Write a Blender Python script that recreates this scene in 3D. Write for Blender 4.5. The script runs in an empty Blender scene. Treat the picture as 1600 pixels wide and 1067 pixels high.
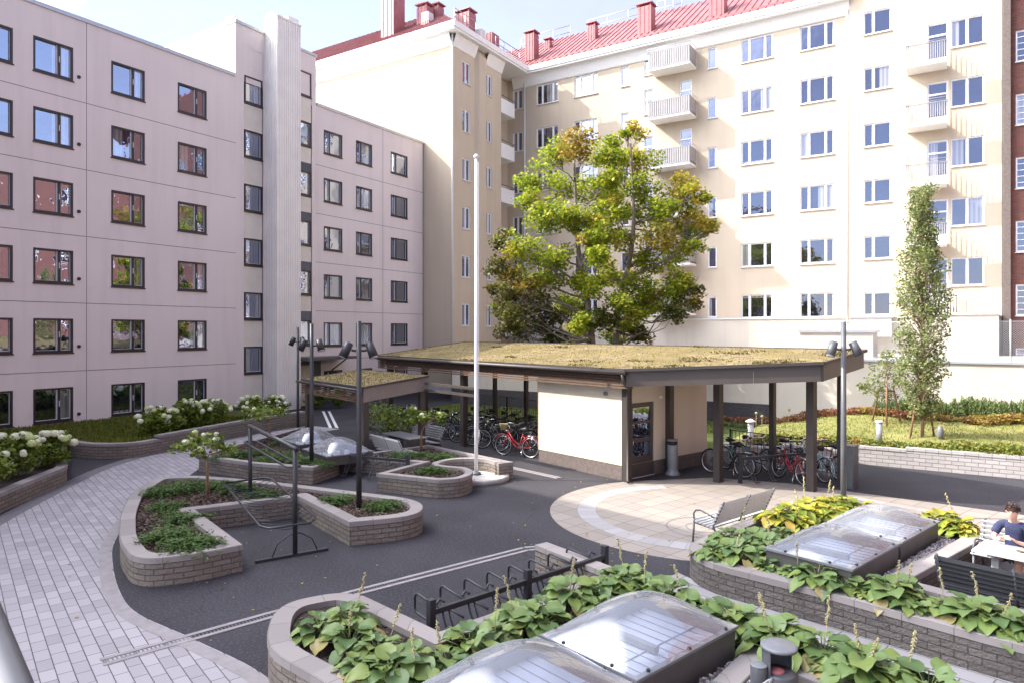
import bpy, bmesh, math, random
import numpy as np
from mathutils import Vector, Matrix
R=math.radians
SC=bpy.context.scene; COL=SC.collection
# ---------------------------------------------------------------- camera
F_PX=1067.; HOR=518.; CAM_H=4.2; YAW=math.atan(675/1067.)
cd=bpy.data.cameras.new('camera'); cam=bpy.data.objects.new('camera',cd); COL.objects.link(cam)
cam.location=(0,0,CAM_H); cam.rotation_euler=(R(90),0,YAW)
cd.sensor_width=36; cd.lens=36*F_PX/1600; cd.shift_y=-(533.5-HOR)/1600; cd.clip_start=.05; cd.clip_end=2000
SC.camera=cam
# ---------------------------------------------------------------- light
SUN_DIR=Vector((1.86,1.0,-1.71)).normalized()          # direction the light travels
sun_el=math.asin(-SUN_DIR.z); sun_az=math.atan2(-SUN_DIR.x,-SUN_DIR.y)   # azimuth from +Y towards +X
sd=bpy.data.lights.new('sun','SUN'); sd.energy=2.0; sd.angle=R(.5); sd.color=(1,.93,.82)
so=bpy.data.objects.new('sun',sd); COL.objects.link(so); so.rotation_euler=SUN_DIR.to_track_quat('-Z','Y').to_euler()
so.location=(-60,-30,60)
W=bpy.data.worlds.new('World'); SC.world=W; W.use_nodes=True
def world():
    nt=W.node_tree; n=nt.nodes; l=nt.links; bg=n['Background']
    sky=n.new('ShaderNodeTexSky'); sky.sky_type='NISHITA'; sky.sun_disc=False
    sky.sun_elevation=sun_el; sky.sun_rotation=sun_az; sky.altitude=20; sky.air_density=1.0; sky.dust_density=.3; sky.ozone_density=1.4
    tc=n.new('ShaderNodeTexCoord'); mp=n.new('ShaderNodeMapping'); mp.inputs['Scale'].default_value=(1.6,1.6,4.2); mp.inputs['Location'].default_value=(.3,1.1,.2)
    nz=n.new('ShaderNodeTexNoise'); nz.inputs['Scale'].default_value=2.3; nz.inputs['Detail'].default_value=9; nz.inputs['Roughness'].default_value=.62; nz.inputs['Distortion'].default_value=.5
    cr=n.new('ShaderNodeValToRGB'); cr.color_ramp.elements[0].position=.40; cr.color_ramp.elements[1].position=.80
    cr.color_ramp.elements[0].color=(.78,.78,.78,1); cr.color_ramp.elements[1].color=(1,1,1,1)
    mx=n.new('ShaderNodeMixRGB')
    # thin cloud: bright towards the sun, dim on the far side of the sky
    dt=n.new('ShaderNodeVectorMath'); dt.operation='DOT_PRODUCT'; dt.inputs[1].default_value=tuple(-SUN_DIR); l.new(tc.outputs['Generated'],dt.inputs[0])
    cc=n.new('ShaderNodeValToRGB'); e=cc.color_ramp.elements; e[0].position=.66; e[0].color=(1.12,1.06,1.4,1); e[1].position=.97; e[1].color=(24,24,25,1); l.new(dt.outputs['Value'],cc.inputs[0]); l.new(cc.outputs[0],mx.inputs['Color2'])
    mu=n.new('ShaderNodeMath'); mu.operation='MULTIPLY'; mu.inputs[1].default_value=.86
    l.new(tc.outputs['Generated'],mp.inputs['Vector']); l.new(mp.outputs[0],nz.inputs['Vector']); l.new(nz.outputs[0],cr.inputs[0])
    l.new(cr.outputs[0],mu.inputs[0]); l.new(mu.outputs[0],mx.inputs[0]); l.new(sky.outputs[0],mx.inputs['Color1'])
    l.new(mx.outputs[0],bg.inputs['Color']); bg.inputs['Strength'].default_value=.15
world()
SC.view_settings.view_transform='Standard'; SC.view_settings.look='None'; SC.view_settings.gamma=1; SC.view_settings.exposure=2.2
SC.cycles.max_bounces=8; SC.cycles.transparent_max_bounces=12
# ---------------------------------------------------------------- pixel of the photo -> point in the yard
SY,CY=math.sin(YAW),math.cos(YAW)
def at(px,py,z=0.):
    D=(CAM_H-z)*F_PX/(py-HOR); l=(px-800)/F_PX*D
    return (-SY*D+CY*l, CY*D+SY*l)
def onX(px,X):
    k=(px-800)/F_PX; D=X/(-SY+CY*k); return D,(CY+SY*k)*D
def onY(px,Y):
    k=(px-800)/F_PX; D=Y/(CY+SY*k); return D,(-SY+CY*k)*D
def atD(px,py,D):
    l=(px-800)/F_PX*D; return Vector((-SY*D+CY*l,CY*D+SY*l,CAM_H-(py-HOR)/F_PX*D))
def hz(py,D): return CAM_H-(py-HOR)/F_PX*D
# ---------------------------------------------------------------- objects
def tag(o,label=None,cat=None,group=None,kind=None):
    if label: o['label']=label
    if cat: o['category']=cat
    if group: o['group']=group
    if kind: o['kind']=kind
    return o
def thing(name,label,cat,loc=(0,0,0),rz=0,group=None):
    o=bpy.data.objects.new(name,None); COL.objects.link(o); o.empty_display_size=.2
    o.location=loc if len(loc)==3 else (loc[0],loc[1],0); o.rotation_euler=(0,0,rz)
    return tag(o,label,cat,group)
def dup(root,loc,rz=0,label=None,group=None,scale=None):
    r=root.copy(); COL.objects.link(r); r.location=loc if len(loc)==3 else (loc[0],loc[1],0); r.rotation_euler=(0,0,rz)
    if scale: r.scale=(scale,)*3 if not hasattr(scale,'__len__') else scale
    if label: r['label']=label
    if group: r['group']=group
    for ch in list(root.children):
        c=ch.copy(); COL.objects.link(c); c.parent=r
        for g in list(ch.children):
            d=g.copy(); COL.objects.link(d); d.parent=c
    return r
def drop(root):
    for ch in list(root.children):
        for g in list(ch.children): bpy.data.objects.remove(g)
        bpy.data.objects.remove(ch)
    bpy.data.objects.remove(root)
class MB:
    def __init__(s): s.v=[]; s.f=[]; s.uv=[]; s.m=[]; s.sm=[]; s.mi=0; s.smooth=False; s.T=None
    def add(s,vs,fs,uvs=None):
        b=len(s.v)
        if s.T is not None: vs=[tuple(s.T@Vector(v)) for v in vs]
        s.v.extend(vs)
        for i,f in enumerate(fs):
            s.f.append([b+k for k in f]); s.m.append(s.mi); s.sm.append(s.smooth)
            s.uv.append(uvs[i] if uvs else None)
        return s
    def box(s,x0,x1,y0,y1,z0,z1):
        return s.add([(x0,y0,z0),(x1,y0,z0),(x1,y1,z0),(x0,y1,z0),(x0,y0,z1),(x1,y0,z1),(x1,y1,z1),(x0,y1,z1)],
          [(3,2,1,0),(4,5,6,7),(0,1,5,4),(1,2,6,5),(2,3,7,6),(3,0,4,7)])
    def cbox(s,c,sz,rz=0,bev=0):
        w,d,h=sz[0]/2,sz[1]/2,sz[2]/2; ca,sa=math.cos(rz),math.sin(rz)
        pr=[(-w,-d),(w,-d),(w,d),(-w,d)] if not bev else [(-w+bev,-d),(w-bev,-d),(w,-d+bev),(w,d-bev),(w-bev,d),(-w+bev,d),(-w,d-bev),(-w,-d+bev)]
        return s.prism([(c[0]+x*ca-y*sa,c[1]+x*sa+y*ca) for x,y in pr],c[2]-h,c[2]+h)
    def prism(s,poly,z0,z1,uv=False):
        n=len(poly); vs=[(p[0],p[1],z0) for p in poly]+[(p[0],p[1],z1) for p in poly]
        fs=[tuple(range(n-1,-1,-1)),tuple(range(n,2*n))]+[(i,(i+1)%n,n+(i+1)%n,n+i) for i in range(n)]
        return s.add(vs,fs)
    def quad(s,a,b,c,d,uv=None): return s.add([a,b,c,d],[(0,1,2,3)],[uv] if uv else None)
    def poly(s,pts,z=0): return s.add([(p[0],p[1],z if len(p)<3 else p[2]) for p in pts],[tuple(range(len(pts)))])
    def bar(s,p,q,w,h,up=(0,0,1)):
        p=Vector(p);q=Vector(q); d=(q-p).normalized(); u=Vector(up)
        if abs(d.dot(u))>.98: u=Vector((1,0,0))
        sd=d.cross(u).normalized(); up2=sd.cross(d).normalized(); vs=[]
        for e in (p,q):
            for a,b in((-1,-1),(1,-1),(1,1),(-1,1)): vs.append(tuple(e+sd*a*w/2+up2*b*h/2))
        return s.add(vs,[(0,1,2,3),(7,6,5,4),(0,4,5,1),(1,5,6,2),(2,6,7,3),(3,7,4,0)])
    def tube(s,pts,r,n=6,closed=False,cap=True):
        P=[Vector(p) for p in pts]; m=len(P); rs=r if hasattr(r,'__len__') else [r]*m
        old=s.smooth; s.smooth=True; vs=[]; pu=None
        for i in range(m):
            a=P[(i-1)%m] if (closed or i>0) else P[i]; b=P[(i+1)%m] if (closed or i<m-1) else P[i]
            t=(b-a).normalized()
            if pu is None:
                u=Vector((0,0,1)) if abs(t.z)<.9 else Vector((1,0,0)); u=(u-t*u.dot(t)).normalized()
            else:
                u=pu-t*pu.dot(t); u=u.normalized() if u.length>1e-5 else Vector((1,0,0))
            pu=u; w=t.cross(u)
            for k in range(n):
                an=2*math.pi*k/n; vs.append(tuple(P[i]+(u*math.cos(an)+w*math.sin(an))*rs[i]))
        fs=[]
        for i in range(m if closed else m-1):
            j=(i+1)%m
            for k in range(n): k2=(k+1)%n; fs.append((i*n+k,i*n+k2,j*n+k2,j*n+k))
        if cap and not closed: fs.append(tuple(range(n-1,-1,-1))); fs.append(tuple((m-1)*n+k for k in range(n)))
        s.add(vs,fs); s.smooth=old; return s
    def lathe(s,c,prof,n=16,axis='z'):
        vs=[];fs=[]; m=len(prof); old=s.smooth; s.smooth=True
        for r,z in prof:
            for k in range(n):
                a=2*math.pi*k/n; x,y=r*math.cos(a),r*math.sin(a)
                if axis=='z': vs.append((c[0]+x,c[1]+y,c[2]+z))
                elif axis=='x': vs.append((c[0]+z,c[1]+x,c[2]+y))
                else: vs.append((c[0]+x,c[1]+z,c[2]+y))
        for i in range(m-1):
            for k in range(n): k2=(k+1)%n; fs.append((i*n+k,i*n+k2,(i+1)*n+k2,(i+1)*n+k))
        fs.append(tuple(range(n-1,-1,-1))); fs.append(tuple((m-1)*n+k for k in range(n)))
        s.add(vs,fs); s.smooth=old; return s
    def ball(s,c,r,n=10,m=6,sq=(1,1,1)):
        vs=[];fs=[]; old=s.smooth; s.smooth=True
        for i in range(m+1):
            t=math.pi*i/m
            for k in range(n):
                a=2*math.pi*k/n; vs.append((c[0]+r*sq[0]*math.sin(t)*math.cos(a),c[1]+r*sq[1]*math.sin(t)*math.sin(a),c[2]+r*sq[2]*math.cos(t)))
        for i in range(m):
            for k in range(n): k2=(k+1)%n; fs.append((i*n+k,(i+1)*n+k,(i+1)*n+k2,i*n+k2))
        s.add(vs,fs); s.smooth=old; return s
    def mesh(s,name,mats):
        me=bpy.data.meshes.new(name); me.from_pydata(s.v,[],s.f)
        for m in (mats if isinstance(mats,(list,tuple)) else [mats]): me.materials.append(m)
        if s.f:
            me.polygons.foreach_set('material_index',s.m); me.polygons.foreach_set('use_smooth',s.sm)
        if any(u is not None for u in s.uv):
            L=me.uv_layers.new(name='UVMap').data; i=0
            for f,u in zip(s.f,s.uv):
                for k in range(len(f)):
                    if u: L[i].uv=u[k]
                    i+=1
        me.update(); return me
    def build(s,name,mats,parent=None,world=False):
        me=s.mesh(name,mats); o=bpy.data.objects.new(name,me); COL.objects.link(o)
        if parent is not None:
            o.parent=parent
            if world:
                M=Matrix.Rotation(-parent.rotation_euler.z,4,'Z')@Matrix.Translation(-Vector(parent.location)); me.transform(M)
        return o
def mesh_obj(name,me,parent=None,loc=(0,0,0),rz=0):
    o=bpy.data.objects.new(name,me); COL.objects.link(o); o.location=loc; o.rotation_euler=(0,0,rz)
    if parent is not None: o.parent=parent
    return o
def struct(o): o['kind']='structure'; return o
def stuff(o): o['kind']='stuff'; return o
# ---------------------------------------------------------------- polygons
def rpoly(pts,seg=8):
    out=[]; n=len(pts)
    for i in range(n):
        p=Vector(pts[i][:2]); r=pts[i][2] if len(pts[i])>2 else 0
        if r<=0: out.append(tuple(p)); continue
        a=Vector(pts[i-1][:2])-p; b=Vector(pts[(i+1)%n][:2])-p
        ra=min(r,a.length*.48); rb=min(r,b.length*.48); A=p+a.normalized()*ra; B=p+b.normalized()*rb
        for k in range(seg+1):
            t=k/seg; out.append(tuple(A*(1-t)**2+p*2*t*(1-t)+B*t*t))
    return out
def ccw(p):
    s=sum(p[i-1][0]*p[i][1]-p[i][0]*p[i-1][1] for i in range(len(p)))
    return list(p) if s>0 else list(p)[::-1]
def inset(poly,d):
    n=len(poly); out=[]
    for i in range(n):
        a=Vector(poly[i-1]);p=Vector(poly[i]);b=Vector(poly[(i+1)%n])
        e1=(p-a).normalized() if (p-a).length>1e-6 else (b-p).normalized(); e2=(b-p).normalized() if (b-p).length>1e-6 else e1
        n1=Vector((-e1.y,e1.x)); n2=Vector((-e2.y,e2.x)); m=n1+n2
        if m.length<1e-4: m=n1
        m.normalize(); k=d/max(.45,m.dot(n1)); out.append(tuple(p+m*k))
    return out
def inside(pt,poly):
    x,y=pt; c=False; n=len(poly); j=n-1
    for i in range(n):
        xi,yi=poly[i]; xj,yj=poly[j]
        if (yi>y)!=(yj>y) and x<(xj-xi)*(y-yi)/(yj-yi)+xi: c=not c
        j=i
    return c
def smooth_path(pts,n=6):
    P=[Vector(p) for p in pts]; out=[]
    for i in range(len(P)-1):
        p0=P[max(0,i-1)];p1=P[i];p2=P[i+1];p3=P[min(len(P)-1,i+2)]
        for k in range(n):
            t=k/n; out.append(tuple(.5*((2*p1)+(p2-p0)*t+(2*p0-5*p1+4*p2-p3)*t*t+(3*p1-p0-3*p2+p3)*t**3)))
    out.append(tuple(P[-1])); return out
# ---------------------------------------------------------------- materials
MATS={}
class NT:
    def __init__(s,name):
        s.mat=bpy.data.materials.new(name); s.mat.use_nodes=True; s.nt=s.mat.node_tree; s.n=s.nt.nodes; s.l=s.nt.links
        s.b=s.n['Principled BSDF']; s.out=s.n['Material Output']; MATS[name]=s.mat
    def node(s,t,ins=None,**kw):
        d=s.n.new('ShaderNode'+t)
        for k,v in kw.items(): setattr(d,k,v)
        for k,v in (ins or {}).items():
            if hasattr(v,'is_linked') or hasattr(v,'links'): s.l.new(v,d.inputs[k])
            else: d.inputs[k].default_value=v
        return d
    def ramp(s,fac,stops):
        d=s.n.new('ShaderNodeValToRGB'); e=d.color_ramp.elements
        while len(e)<len(stops): e.new(.5)
        for el,(p,c) in zip(e,stops): el.position=p; el.color=(*c,1) if len(c)==3 else c
        s.l.new(fac,d.inputs[0]); return d.outputs[0]
    def noise(s,scale,detail=4,vec=None,rough=.55):
        d=s.node('TexNoise',{'Scale':scale,'Detail':detail,'Roughness':rough})
        s.l.new(vec if vec is not None else s.obj(),d.inputs['Vector']); return d.outputs[0]
    def obj(s):
        if not hasattr(s,'_o'): s._o=s.n.new('ShaderNodeNewGeometry')
        return s._o.outputs['Position']
    def geo(s): s.obj(); return s._o
    def mix(s,fac,a,b,mode='MIX'):
        d=s.n.new('ShaderNodeMixRGB'); d.blend_type=mode
        for i,v in ((0,fac),(1,a),(2,b)):
            if isinstance(v,(int,float)): d.inputs[i].default_value=v
            elif isinstance(v,tuple): d.inputs[i].default_value=(*v,1) if len(v)==3 else v
            else: s.l.new(v,d.inputs[i])
        return d.outputs[0]
    def math(s,op,a,b=0.):
        d=s.n.new('ShaderNodeMath'); d.operation=op
        for i,v in ((0,a),(1,b)):
            if isinstance(v,(int,float)): d.inputs[i].default_value=v
            else: s.l.new(v,d.inputs[i])
        return d.outputs[0]
    def set(s,**kw):
        for k,v in kw.items():
            i=s.b.inputs[{'color':'Base Color','rough':'Roughness','metal':'Metallic','spec':'Specular IOR Level','normal':'Normal'}[k]]
            if isinstance(v,(int,float)): i.default_value=v
            elif isinstance(v,tuple): i.default_value=(*v,1)
            else: s.l.new(v,i)
        return s
    def bump(s,h,strength=.3,dist=.02):
        d=s.node('Bump',{'Strength':strength,'Distance':dist,'Height':h}); s.l.new(d.outputs[0],s.b.inputs['Normal']); return s
def plain(name,c,rough=.5,metal=0,var=.12,scale=9,bump=0):
    t=NT(name); n=t.noise(scale,5); k=1-var; t.set(color=t.ramp(n,[(.3,tuple(x*k for x in c)),(.7,tuple(min(1,x*(1+var)) for x in c))]),rough=rough,metal=metal)
    if bump: t.bump(t.noise(scale*6,4),bump,.01)
    return t.mat
def stucco(name,c,var=.07,sc=28):
    t=NT(name); big=t.noise(.35,5); fine=t.noise(sc*2,4); rain=t.node('Mapping',{'Vector':t.obj(),'Scale':(2.2,2.2,.16)})
    st=t.noise(1.0,5,rain.outputs[0])
    col=t.ramp(big,[(.25,tuple(x*(1-var) for x in c)),(.75,tuple(min(1,x*(1+var*.6)) for x in c))])
    col=t.mix(t.math('MULTIPLY',t.ramp(st,[(.48,(0,0,0)),(.8,(1,1,1))]),.34),col,tuple(x*.72 for x in c))
    col=t.mix(t.math('MULTIPLY',fine,.16),col,tuple(x*.7 for x in c))
    t.set(color=col,rough=.92,spec=.25); t.bump(t.noise(sc*2.2,4),.32,.012); return t.mat
M={}
M['left_wall']=stucco('pinkish_grey_render',(.77,.685,.655),.05)
M['yellow']=stucco('pale_yellow_render',(.57,.48,.365),.05)
M['white_render']=stucco('cream_white_render',(.57,.52,.445),.05)
M['shed_wall']=stucco('cream_render',(.62,.54,.42),.04,34)
M['trim_white']=plain('white_painted_trim',(.78,.77,.74),.6,var=.05)
M['sheet_white']=plain('white_sheet_metal',(.62,.615,.60),.38,var=.06,scale=2)
M['shaft']=plain('pale_ribbed_metal',(.83,.79,.74),.45,var=.05,scale=1.2)
M['plinth']=plain('dark_plinth_render',(.055,.05,.055),.85,var=.25,bump=.2)
M['brown_plinth']=plain('brown_plinth_render',(.12,.095,.085),.85,var=.2,bump=.2)
M['dark_frame']=plain('dark_brown_frame',(.028,.022,.026),.4,var=.1)
M['grey_frame']=plain('light_grey_sash',(.62,.62,.62),.5,var=.05)
M['red_roof']=plain('red_roof_metal',(.27,.095,.095),.5,var=.2,scale=1.4)
M['red_stack']=plain('dull_red_sheet_metal',(.34,.12,.125),.55,var=.18,scale=2)
M['galv']=plain('galvanised_steel',(.46,.47,.49),.42,.55,.08)
M['black_metal']=plain('charcoal_powder_coat',(.028,.028,.032),.42,var=.2,scale=5)
M['grey_metal']=plain('grey_powder_coat',(.16,.165,.175),.42,var=.1)
M['mid_metal']=plain('slate_grey_paint',(.085,.088,.095),.4,var=.12)
M['brown_metal']=plain('dark_brown_steel',(.048,.038,.034),.5,var=.14,scale=4)
M['brown_fascia']=plain('brown_sheet_metal',(.07,.056,.05),.4,var=.1,scale=2)
M['slat_wood']=plain('stained_brown_slat',(.12,.07,.045),.7,var=.3,scale=12)
M['bench_slat']=plain('grey_bench_slat',(.42,.41,.40),.55,var=.1,scale=14)
M['bench_dark']=plain('dark_bench_slat',(.02,.02,.023),.8,var=.15,scale=14)
M['bench_white']=plain('pale_table_slat',(.38,.375,.375),.5,var=.06,scale=14)
M['balcony_panel']=plain('grey_balcony_sheet',(.30,.285,.285),.5,var=.08,scale=3)
M['curb']=plain('warm_grey_curb_sheet',(.075,.07,.065),.5,var=.15,scale=4)
M['slat_cream']=plain('cream_cladding',(.74,.69,.60),.6,var=.05,scale=2)
M['fascia_lit']=plain('brown_sheet_metal_lit',(.20,.165,.15),.4,var=.1,scale=2)  # brown fascia sheet, lightened: the light on the pavilion's right side is in its colour
M['skylight_panel']=plain('blue_white_panel',(.42,.45,.53),.4,var=.08,scale=1.5)
M['concrete']=plain('pale_concrete',(.36,.34,.32),.9,var=.16,scale=6,bump=.2)
M['dark_concrete']=plain('dark_grey_concrete',(.14,.13,.135),.9,var=.18,scale=6,bump=.2)
M['kerb']=plain('grey_kerb_stone',(.25,.225,.225),.9,var=.14,scale=5,bump=.25)
M['bark']=plain('maple_bark',(.20,.165,.135),.95,var=.35,scale=14,bump=.6)
M['thin_bark']=plain('pale_brown_bark',(.26,.185,.12),.9,var=.25,scale=20,bump=.4)
M['stake']=plain('brown_tree_stake',(.20,.105,.06),.85,var=.25,scale=12)
M['soil']=plain('dark_bark_soil',(.035,.024,.02),.98,var=.5,scale=22,bump=.8)
M['rubber']=plain('black_tyre_rubber',(.02,.02,.02),.8,var=.1)
M['rim']=plain('bright_rim_metal',(.62,.62,.63),.28,.85,.05)
M['chrome']=plain('chromed_steel',(.68,.68,.69),.2,.95,.04)
M['saddle']=plain('black_saddle_vinyl',(.022,.02,.02),.55)
M['skin']=plain('skin',(.62,.36,.26),.5,var=.06,scale=20)
M['hair']=plain('dark_brown_hair',(.045,.024,.018),.5,var=.4,scale=40)
M['shirt']=plain('navy_cotton',(.024,.03,.075),.9,var=.2,scale=24)
M['shorts']=plain('black_cotton',(.02,.02,.024),.9,var=.2,scale=24)
M['white_paint']=plain('white_paint',(.78,.78,.78),.4,var=.05)
M['pole_white']=plain('white_flagpole_paint',(.82,.82,.83),.3,var=.04,scale=2)
M['petal']=plain('cream_hydrangea_petal',(.74,.76,.56),.7,var=.18,scale=30)
M['petal2']=plain('lime_hydrangea_petal',(.55,.62,.27),.7,var=.2,scale=30)
M['dry']=plain('dry_seed_stalk',(.38,.33,.17),.9,var=.25,scale=40)
M['stem']=plain('green_stem',(.12,.2,.05),.7,var=.2,scale=30)
M['yellow_flower']=plain('yellow_petal',(.75,.55,.03),.7)
M['purple_flower']=plain('purple_petal',(.45,.16,.5),.7)
def brickmat(name,c1,c2,mortar,bw,rh,ms,uv=True,bump=.6,rough=.93,offset=.5,noisy=.35,dist=.012,smooth=.25,rot=0):
    t=NT(name)
    if uv: vec=t.node('UVMap').outputs[0]
    else:
        mp=t.node('Mapping',{'Vector':t.obj(),'Rotation':(0,0,rot)}); vec=mp.outputs[0]
    wob=t.noise(5,3); 
    b=t.node('TexBrick',{'Vector':vec,'Color1':(*c1,1),'Color2':(*c2,1),'Mortar':(*mortar,1),'Scale':1.,'Mortar Size':ms,'Mortar Smooth':smooth,'Bias':0.,'Brick Width':bw,'Row Height':rh},offset=offset)
    fine=t.noise(60,5); big=t.noise(.8,4)
    col=t.mix(t.math('MULTIPLY',fine,noisy),b.outputs['Color'],tuple(x*.45 for x in c1))
    col=t.mix(t.math('MULTIPLY',big,.3),col,tuple(x*1.25 for x in c2))
    t.set(color=col,rough=rough,spec=.3)
    inv=t.math('SUBTRACT',1.,b.outputs['Fac']); h=t.math('ADD',t.math('MULTIPLY',inv,1.),t.math('MULTIPLY',t.noise(26,5),noisy*2.2))
    t.bump(h,bump,dist); return t.mat
M['block']=brickmat('rough_tan_wall_block',(.31,.262,.218),(.205,.172,.145),(.075,.062,.052),.30,.095,.0095,bump=1.,noisy=.6,dist=.035)
M['block_grey']=brickmat('rough_grey_wall_block',(.20,.175,.16),(.13,.115,.105),(.06,.052,.048),.30,.095,.0095,bump=1.,noisy=.6,dist=.035)
M['cap']=brickmat('wall_capstone',(.30,.268,.25),(.225,.2,.19),(.10,.088,.08),.60,5.,.006,bump=.25,noisy=.25,dist=.006)
M['paver']=brickmat('grey_concrete_paver',(.37,.345,.355),(.265,.245,.255),(.035,.03,.03),.34,.175,.007,uv=False,rot=R(18)-math.pi/2*0,bump=.5,noisy=.2,offset=.37)
M['slab']=brickmat('beige_plaza_slab',(.285,.25,.215),(.225,.197,.173),(.07,.06,.05),.5,.5,.008,uv=False,rot=R(-72),bump=.35,noisy=.18,offset=0.)
M['strip_slab']=brickmat('grey_path_slab',(.30,.29,.29),(.24,.232,.235),(.06,.055,.055),.6,.3,.01,uv=False,rot=R(15),bump=.35,noisy=.18)
M['ring']=brickmat('grey_ring_stone',(.33,.315,.31),(.27,.26,.255),(.15,.14,.14),.3,5.,.006,bump=.3,noisy=.2)
M['brick']=brickmat('red_brown_brick',(.21,.082,.062),(.13,.05,.042),(.16,.12,.105),.27,.085,.010,bump=.5,noisy=.3,dist=.008)
M['retain_block']=brickmat('pale_grey_wall_block',(.44,.41,.39),(.34,.315,.30),(.17,.15,.145),.33,.118,.009,bump=.9,noisy=.3,dist=.015)
def asphalt():
    t=NT('asphalt'); f=t.noise(240,3); m=t.noise(26,6); b=t.noise(.5,7)
    col=t.ramp(f,[(.32,(.009,.0085,.011)),(.58,(.025,.0235,.029)),(.78,(.095,.09,.10))])
    col=t.mix(t.math('MULTIPLY',t.ramp(b,[(.4,(0,0,0)),(.62,(1,1,1))]),.6),col,(.043,.040,.047))
    wv=t.node('VectorMath',{0:t.obj(),1:(0,0,0)},operation='ADD'); wn=t.node('TexNoise',{'Scale':1.6,'Detail':4.}); t.l.new(t.obj(),wn.inputs['Vector']); sc_=t.node('VectorMath',{0:wn.outputs['Color']},operation='SCALE'); sc_.inputs['Scale'].default_value=1.1; t.l.new(sc_.outputs[0],wv.inputs[1])
    cv=t.node('TexVoronoi',{'Vector':wv.outputs[0],'Scale':.22},feature='DISTANCE_TO_EDGE'); ck=t.math('MULTIPLY',t.math('LESS_THAN',cv.outputs['Distance'],.0028),t.math('GREATER_THAN',t.noise(.25,2),.52)); col=t.mix(t.math('MULTIPLY',ck,.8),col,(.008,.0075,.009))
    col=t.mix(t.math('MULTIPLY',t.ramp(m,[(.48,(0,0,0)),(.7,(1,1,1))]),.6),col,(.09,.085,.09))
    t.set(color=col,rough=.86,spec=.35); t.bump(t.noise(150,4),.5,.006); return t.mat
M['asphalt']=asphalt()
def grassmat(name,c1,c2,c3):
    t=NT(name); a=t.noise(1.1,5); b=t.noise(30,5)
    col=t.ramp(a,[(.3,c1),(.5,c2),(.72,c3)]); col=t.mix(t.math('MULTIPLY',b,.55),col,tuple(x*.35 for x in c1))
    t.set(color=col,rough=.95,spec=.2); t.bump(b,.9,.04); return t.mat
M['lawn']=grassmat('sunburnt_lawn',(.165,.185,.05),(.255,.25,.08),(.36,.32,.13))
M['shade_grass']=grassmat('green_lawn',(.05,.085,.018),(.085,.115,.03),(.12,.13,.04))
def sedum():
    t=NT('sedum_roof'); a=t.noise(.7,6); b=t.noise(3.2,6); c=t.noise(40,5)
    col=t.ramp(a,[(.3,(.13,.115,.04)),(.48,(.245,.195,.075)),(.6,(.31,.25,.13)),(.74,(.20,.125,.085))])
    col=t.mix(t.ramp(b,[(.44,(0,0,0)),(.62,(1,1,1))]),col,(.20,.145,.08)); col=t.mix(t.math('MULTIPLY',c,.6),col,(.05,.04,.018))
    t.set(color=col,rough=.95,spec=.2); t.bump(c,.8,.03); return t.mat
M['sedum']=sedum()
def gravelmat():
    t=NT('grey_gravel'); v=t.node('TexVoronoi',{'Vector':t.obj(),'Scale':34.}); col=t.ramp(t.node('SeparateColor',{0:v.outputs['Color']}).outputs[0],[(.1,(.10,.085,.095)),(.5,(.26,.225,.23)),(.9,(.50,.46,.44))])
    t.set(color=col,rough=.85); t.bump(t.math('SUBTRACT',1.,v.outputs['Distance']),1.,.03); return t.mat
M['gravel']=gravelmat()
def leafmat(name,cols,trans=.35,rough=.5):
    """cols: colours spread over the leaves, one per leaf"""
    t=NT(name); rnd=t.geo().outputs['Random Per Island']; n=len(cols)
    col=t.ramp(rnd,[((i+.5)/n,c) for i,c in enumerate(cols)])
    col=t.mix(t.math('MULTIPLY',t.noise(14,3),.35),col,tuple(x*.6 for x in cols[0]))
    t.set(color=col,rough=rough,spec=.4)
    tr=t.node('BsdfTranslucent',{'Color':col}); mx=t.node('MixShader',{0:trans,1:t.b.outputs[0],2:tr.outputs[0]}); t.l.new(mx.outputs[0],t.out.inputs[0]); return t.mat
M['leaf_maple']=leafmat('maple_leaf_green',[(.16,.245,.02),(.24,.33,.024),(.32,.39,.03),(.41,.44,.035),(.50,.46,.05)],.5)
M['leaf_yellow']=leafmat('maple_leaf_yellow',[(.32,.31,.03),(.44,.38,.04),(.52,.42,.06),(.52,.36,.07)],.45)
M['leaf_orange']=leafmat('maple_leaf_orange',[(.32,.19,.035),(.38,.24,.05),(.42,.33,.055),(.30,.31,.04)],.4)
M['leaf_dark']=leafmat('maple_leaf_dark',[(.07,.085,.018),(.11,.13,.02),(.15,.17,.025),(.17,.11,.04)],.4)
M['leaf_poplar']=leafmat('poplar_leaf',[(.14,.19,.06),(.21,.26,.10),(.29,.33,.15),(.30,.31,.08)],.4)
M['leaf_bush']=leafmat('hydrangea_leaf',[(.08,.135,.016),(.14,.21,.025),(.21,.28,.035),(.28,.32,.05)])
M['leaf_hosta']=leafmat('hosta_leaf',[(.10,.165,.055),(.145,.225,.07),(.19,.265,.07),(.15,.215,.08),(.23,.285,.065),(.18,.26,.10),(.17,.25,.08),(.21,.29,.07),(.30,.32,.075),(.40,.32,.13)],.22,.42)
M['leaf_hosta_y']=leafmat('yellowing_hosta_leaf',[(.13,.18,.025),(.21,.25,.03),(.30,.30,.035),(.40,.33,.04),(.22,.27,.03),(.46,.30,.08)],.25,.42)
M['juniper']=leafmat('juniper_frond',[(.03,.065,.012),(.055,.11,.018),(.085,.155,.024),(.11,.18,.03)],.15,.7)
M['pine']=leafmat('dwarf_pine_needle',[(.07,.115,.035),(.12,.175,.05),(.19,.235,.07)],.15,.7)
M['cover_green']=leafmat('ground_cover_leaf',[(.08,.12,.015),(.14,.18,.02),(.20,.22,.03),(.26,.23,.04)])
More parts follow.
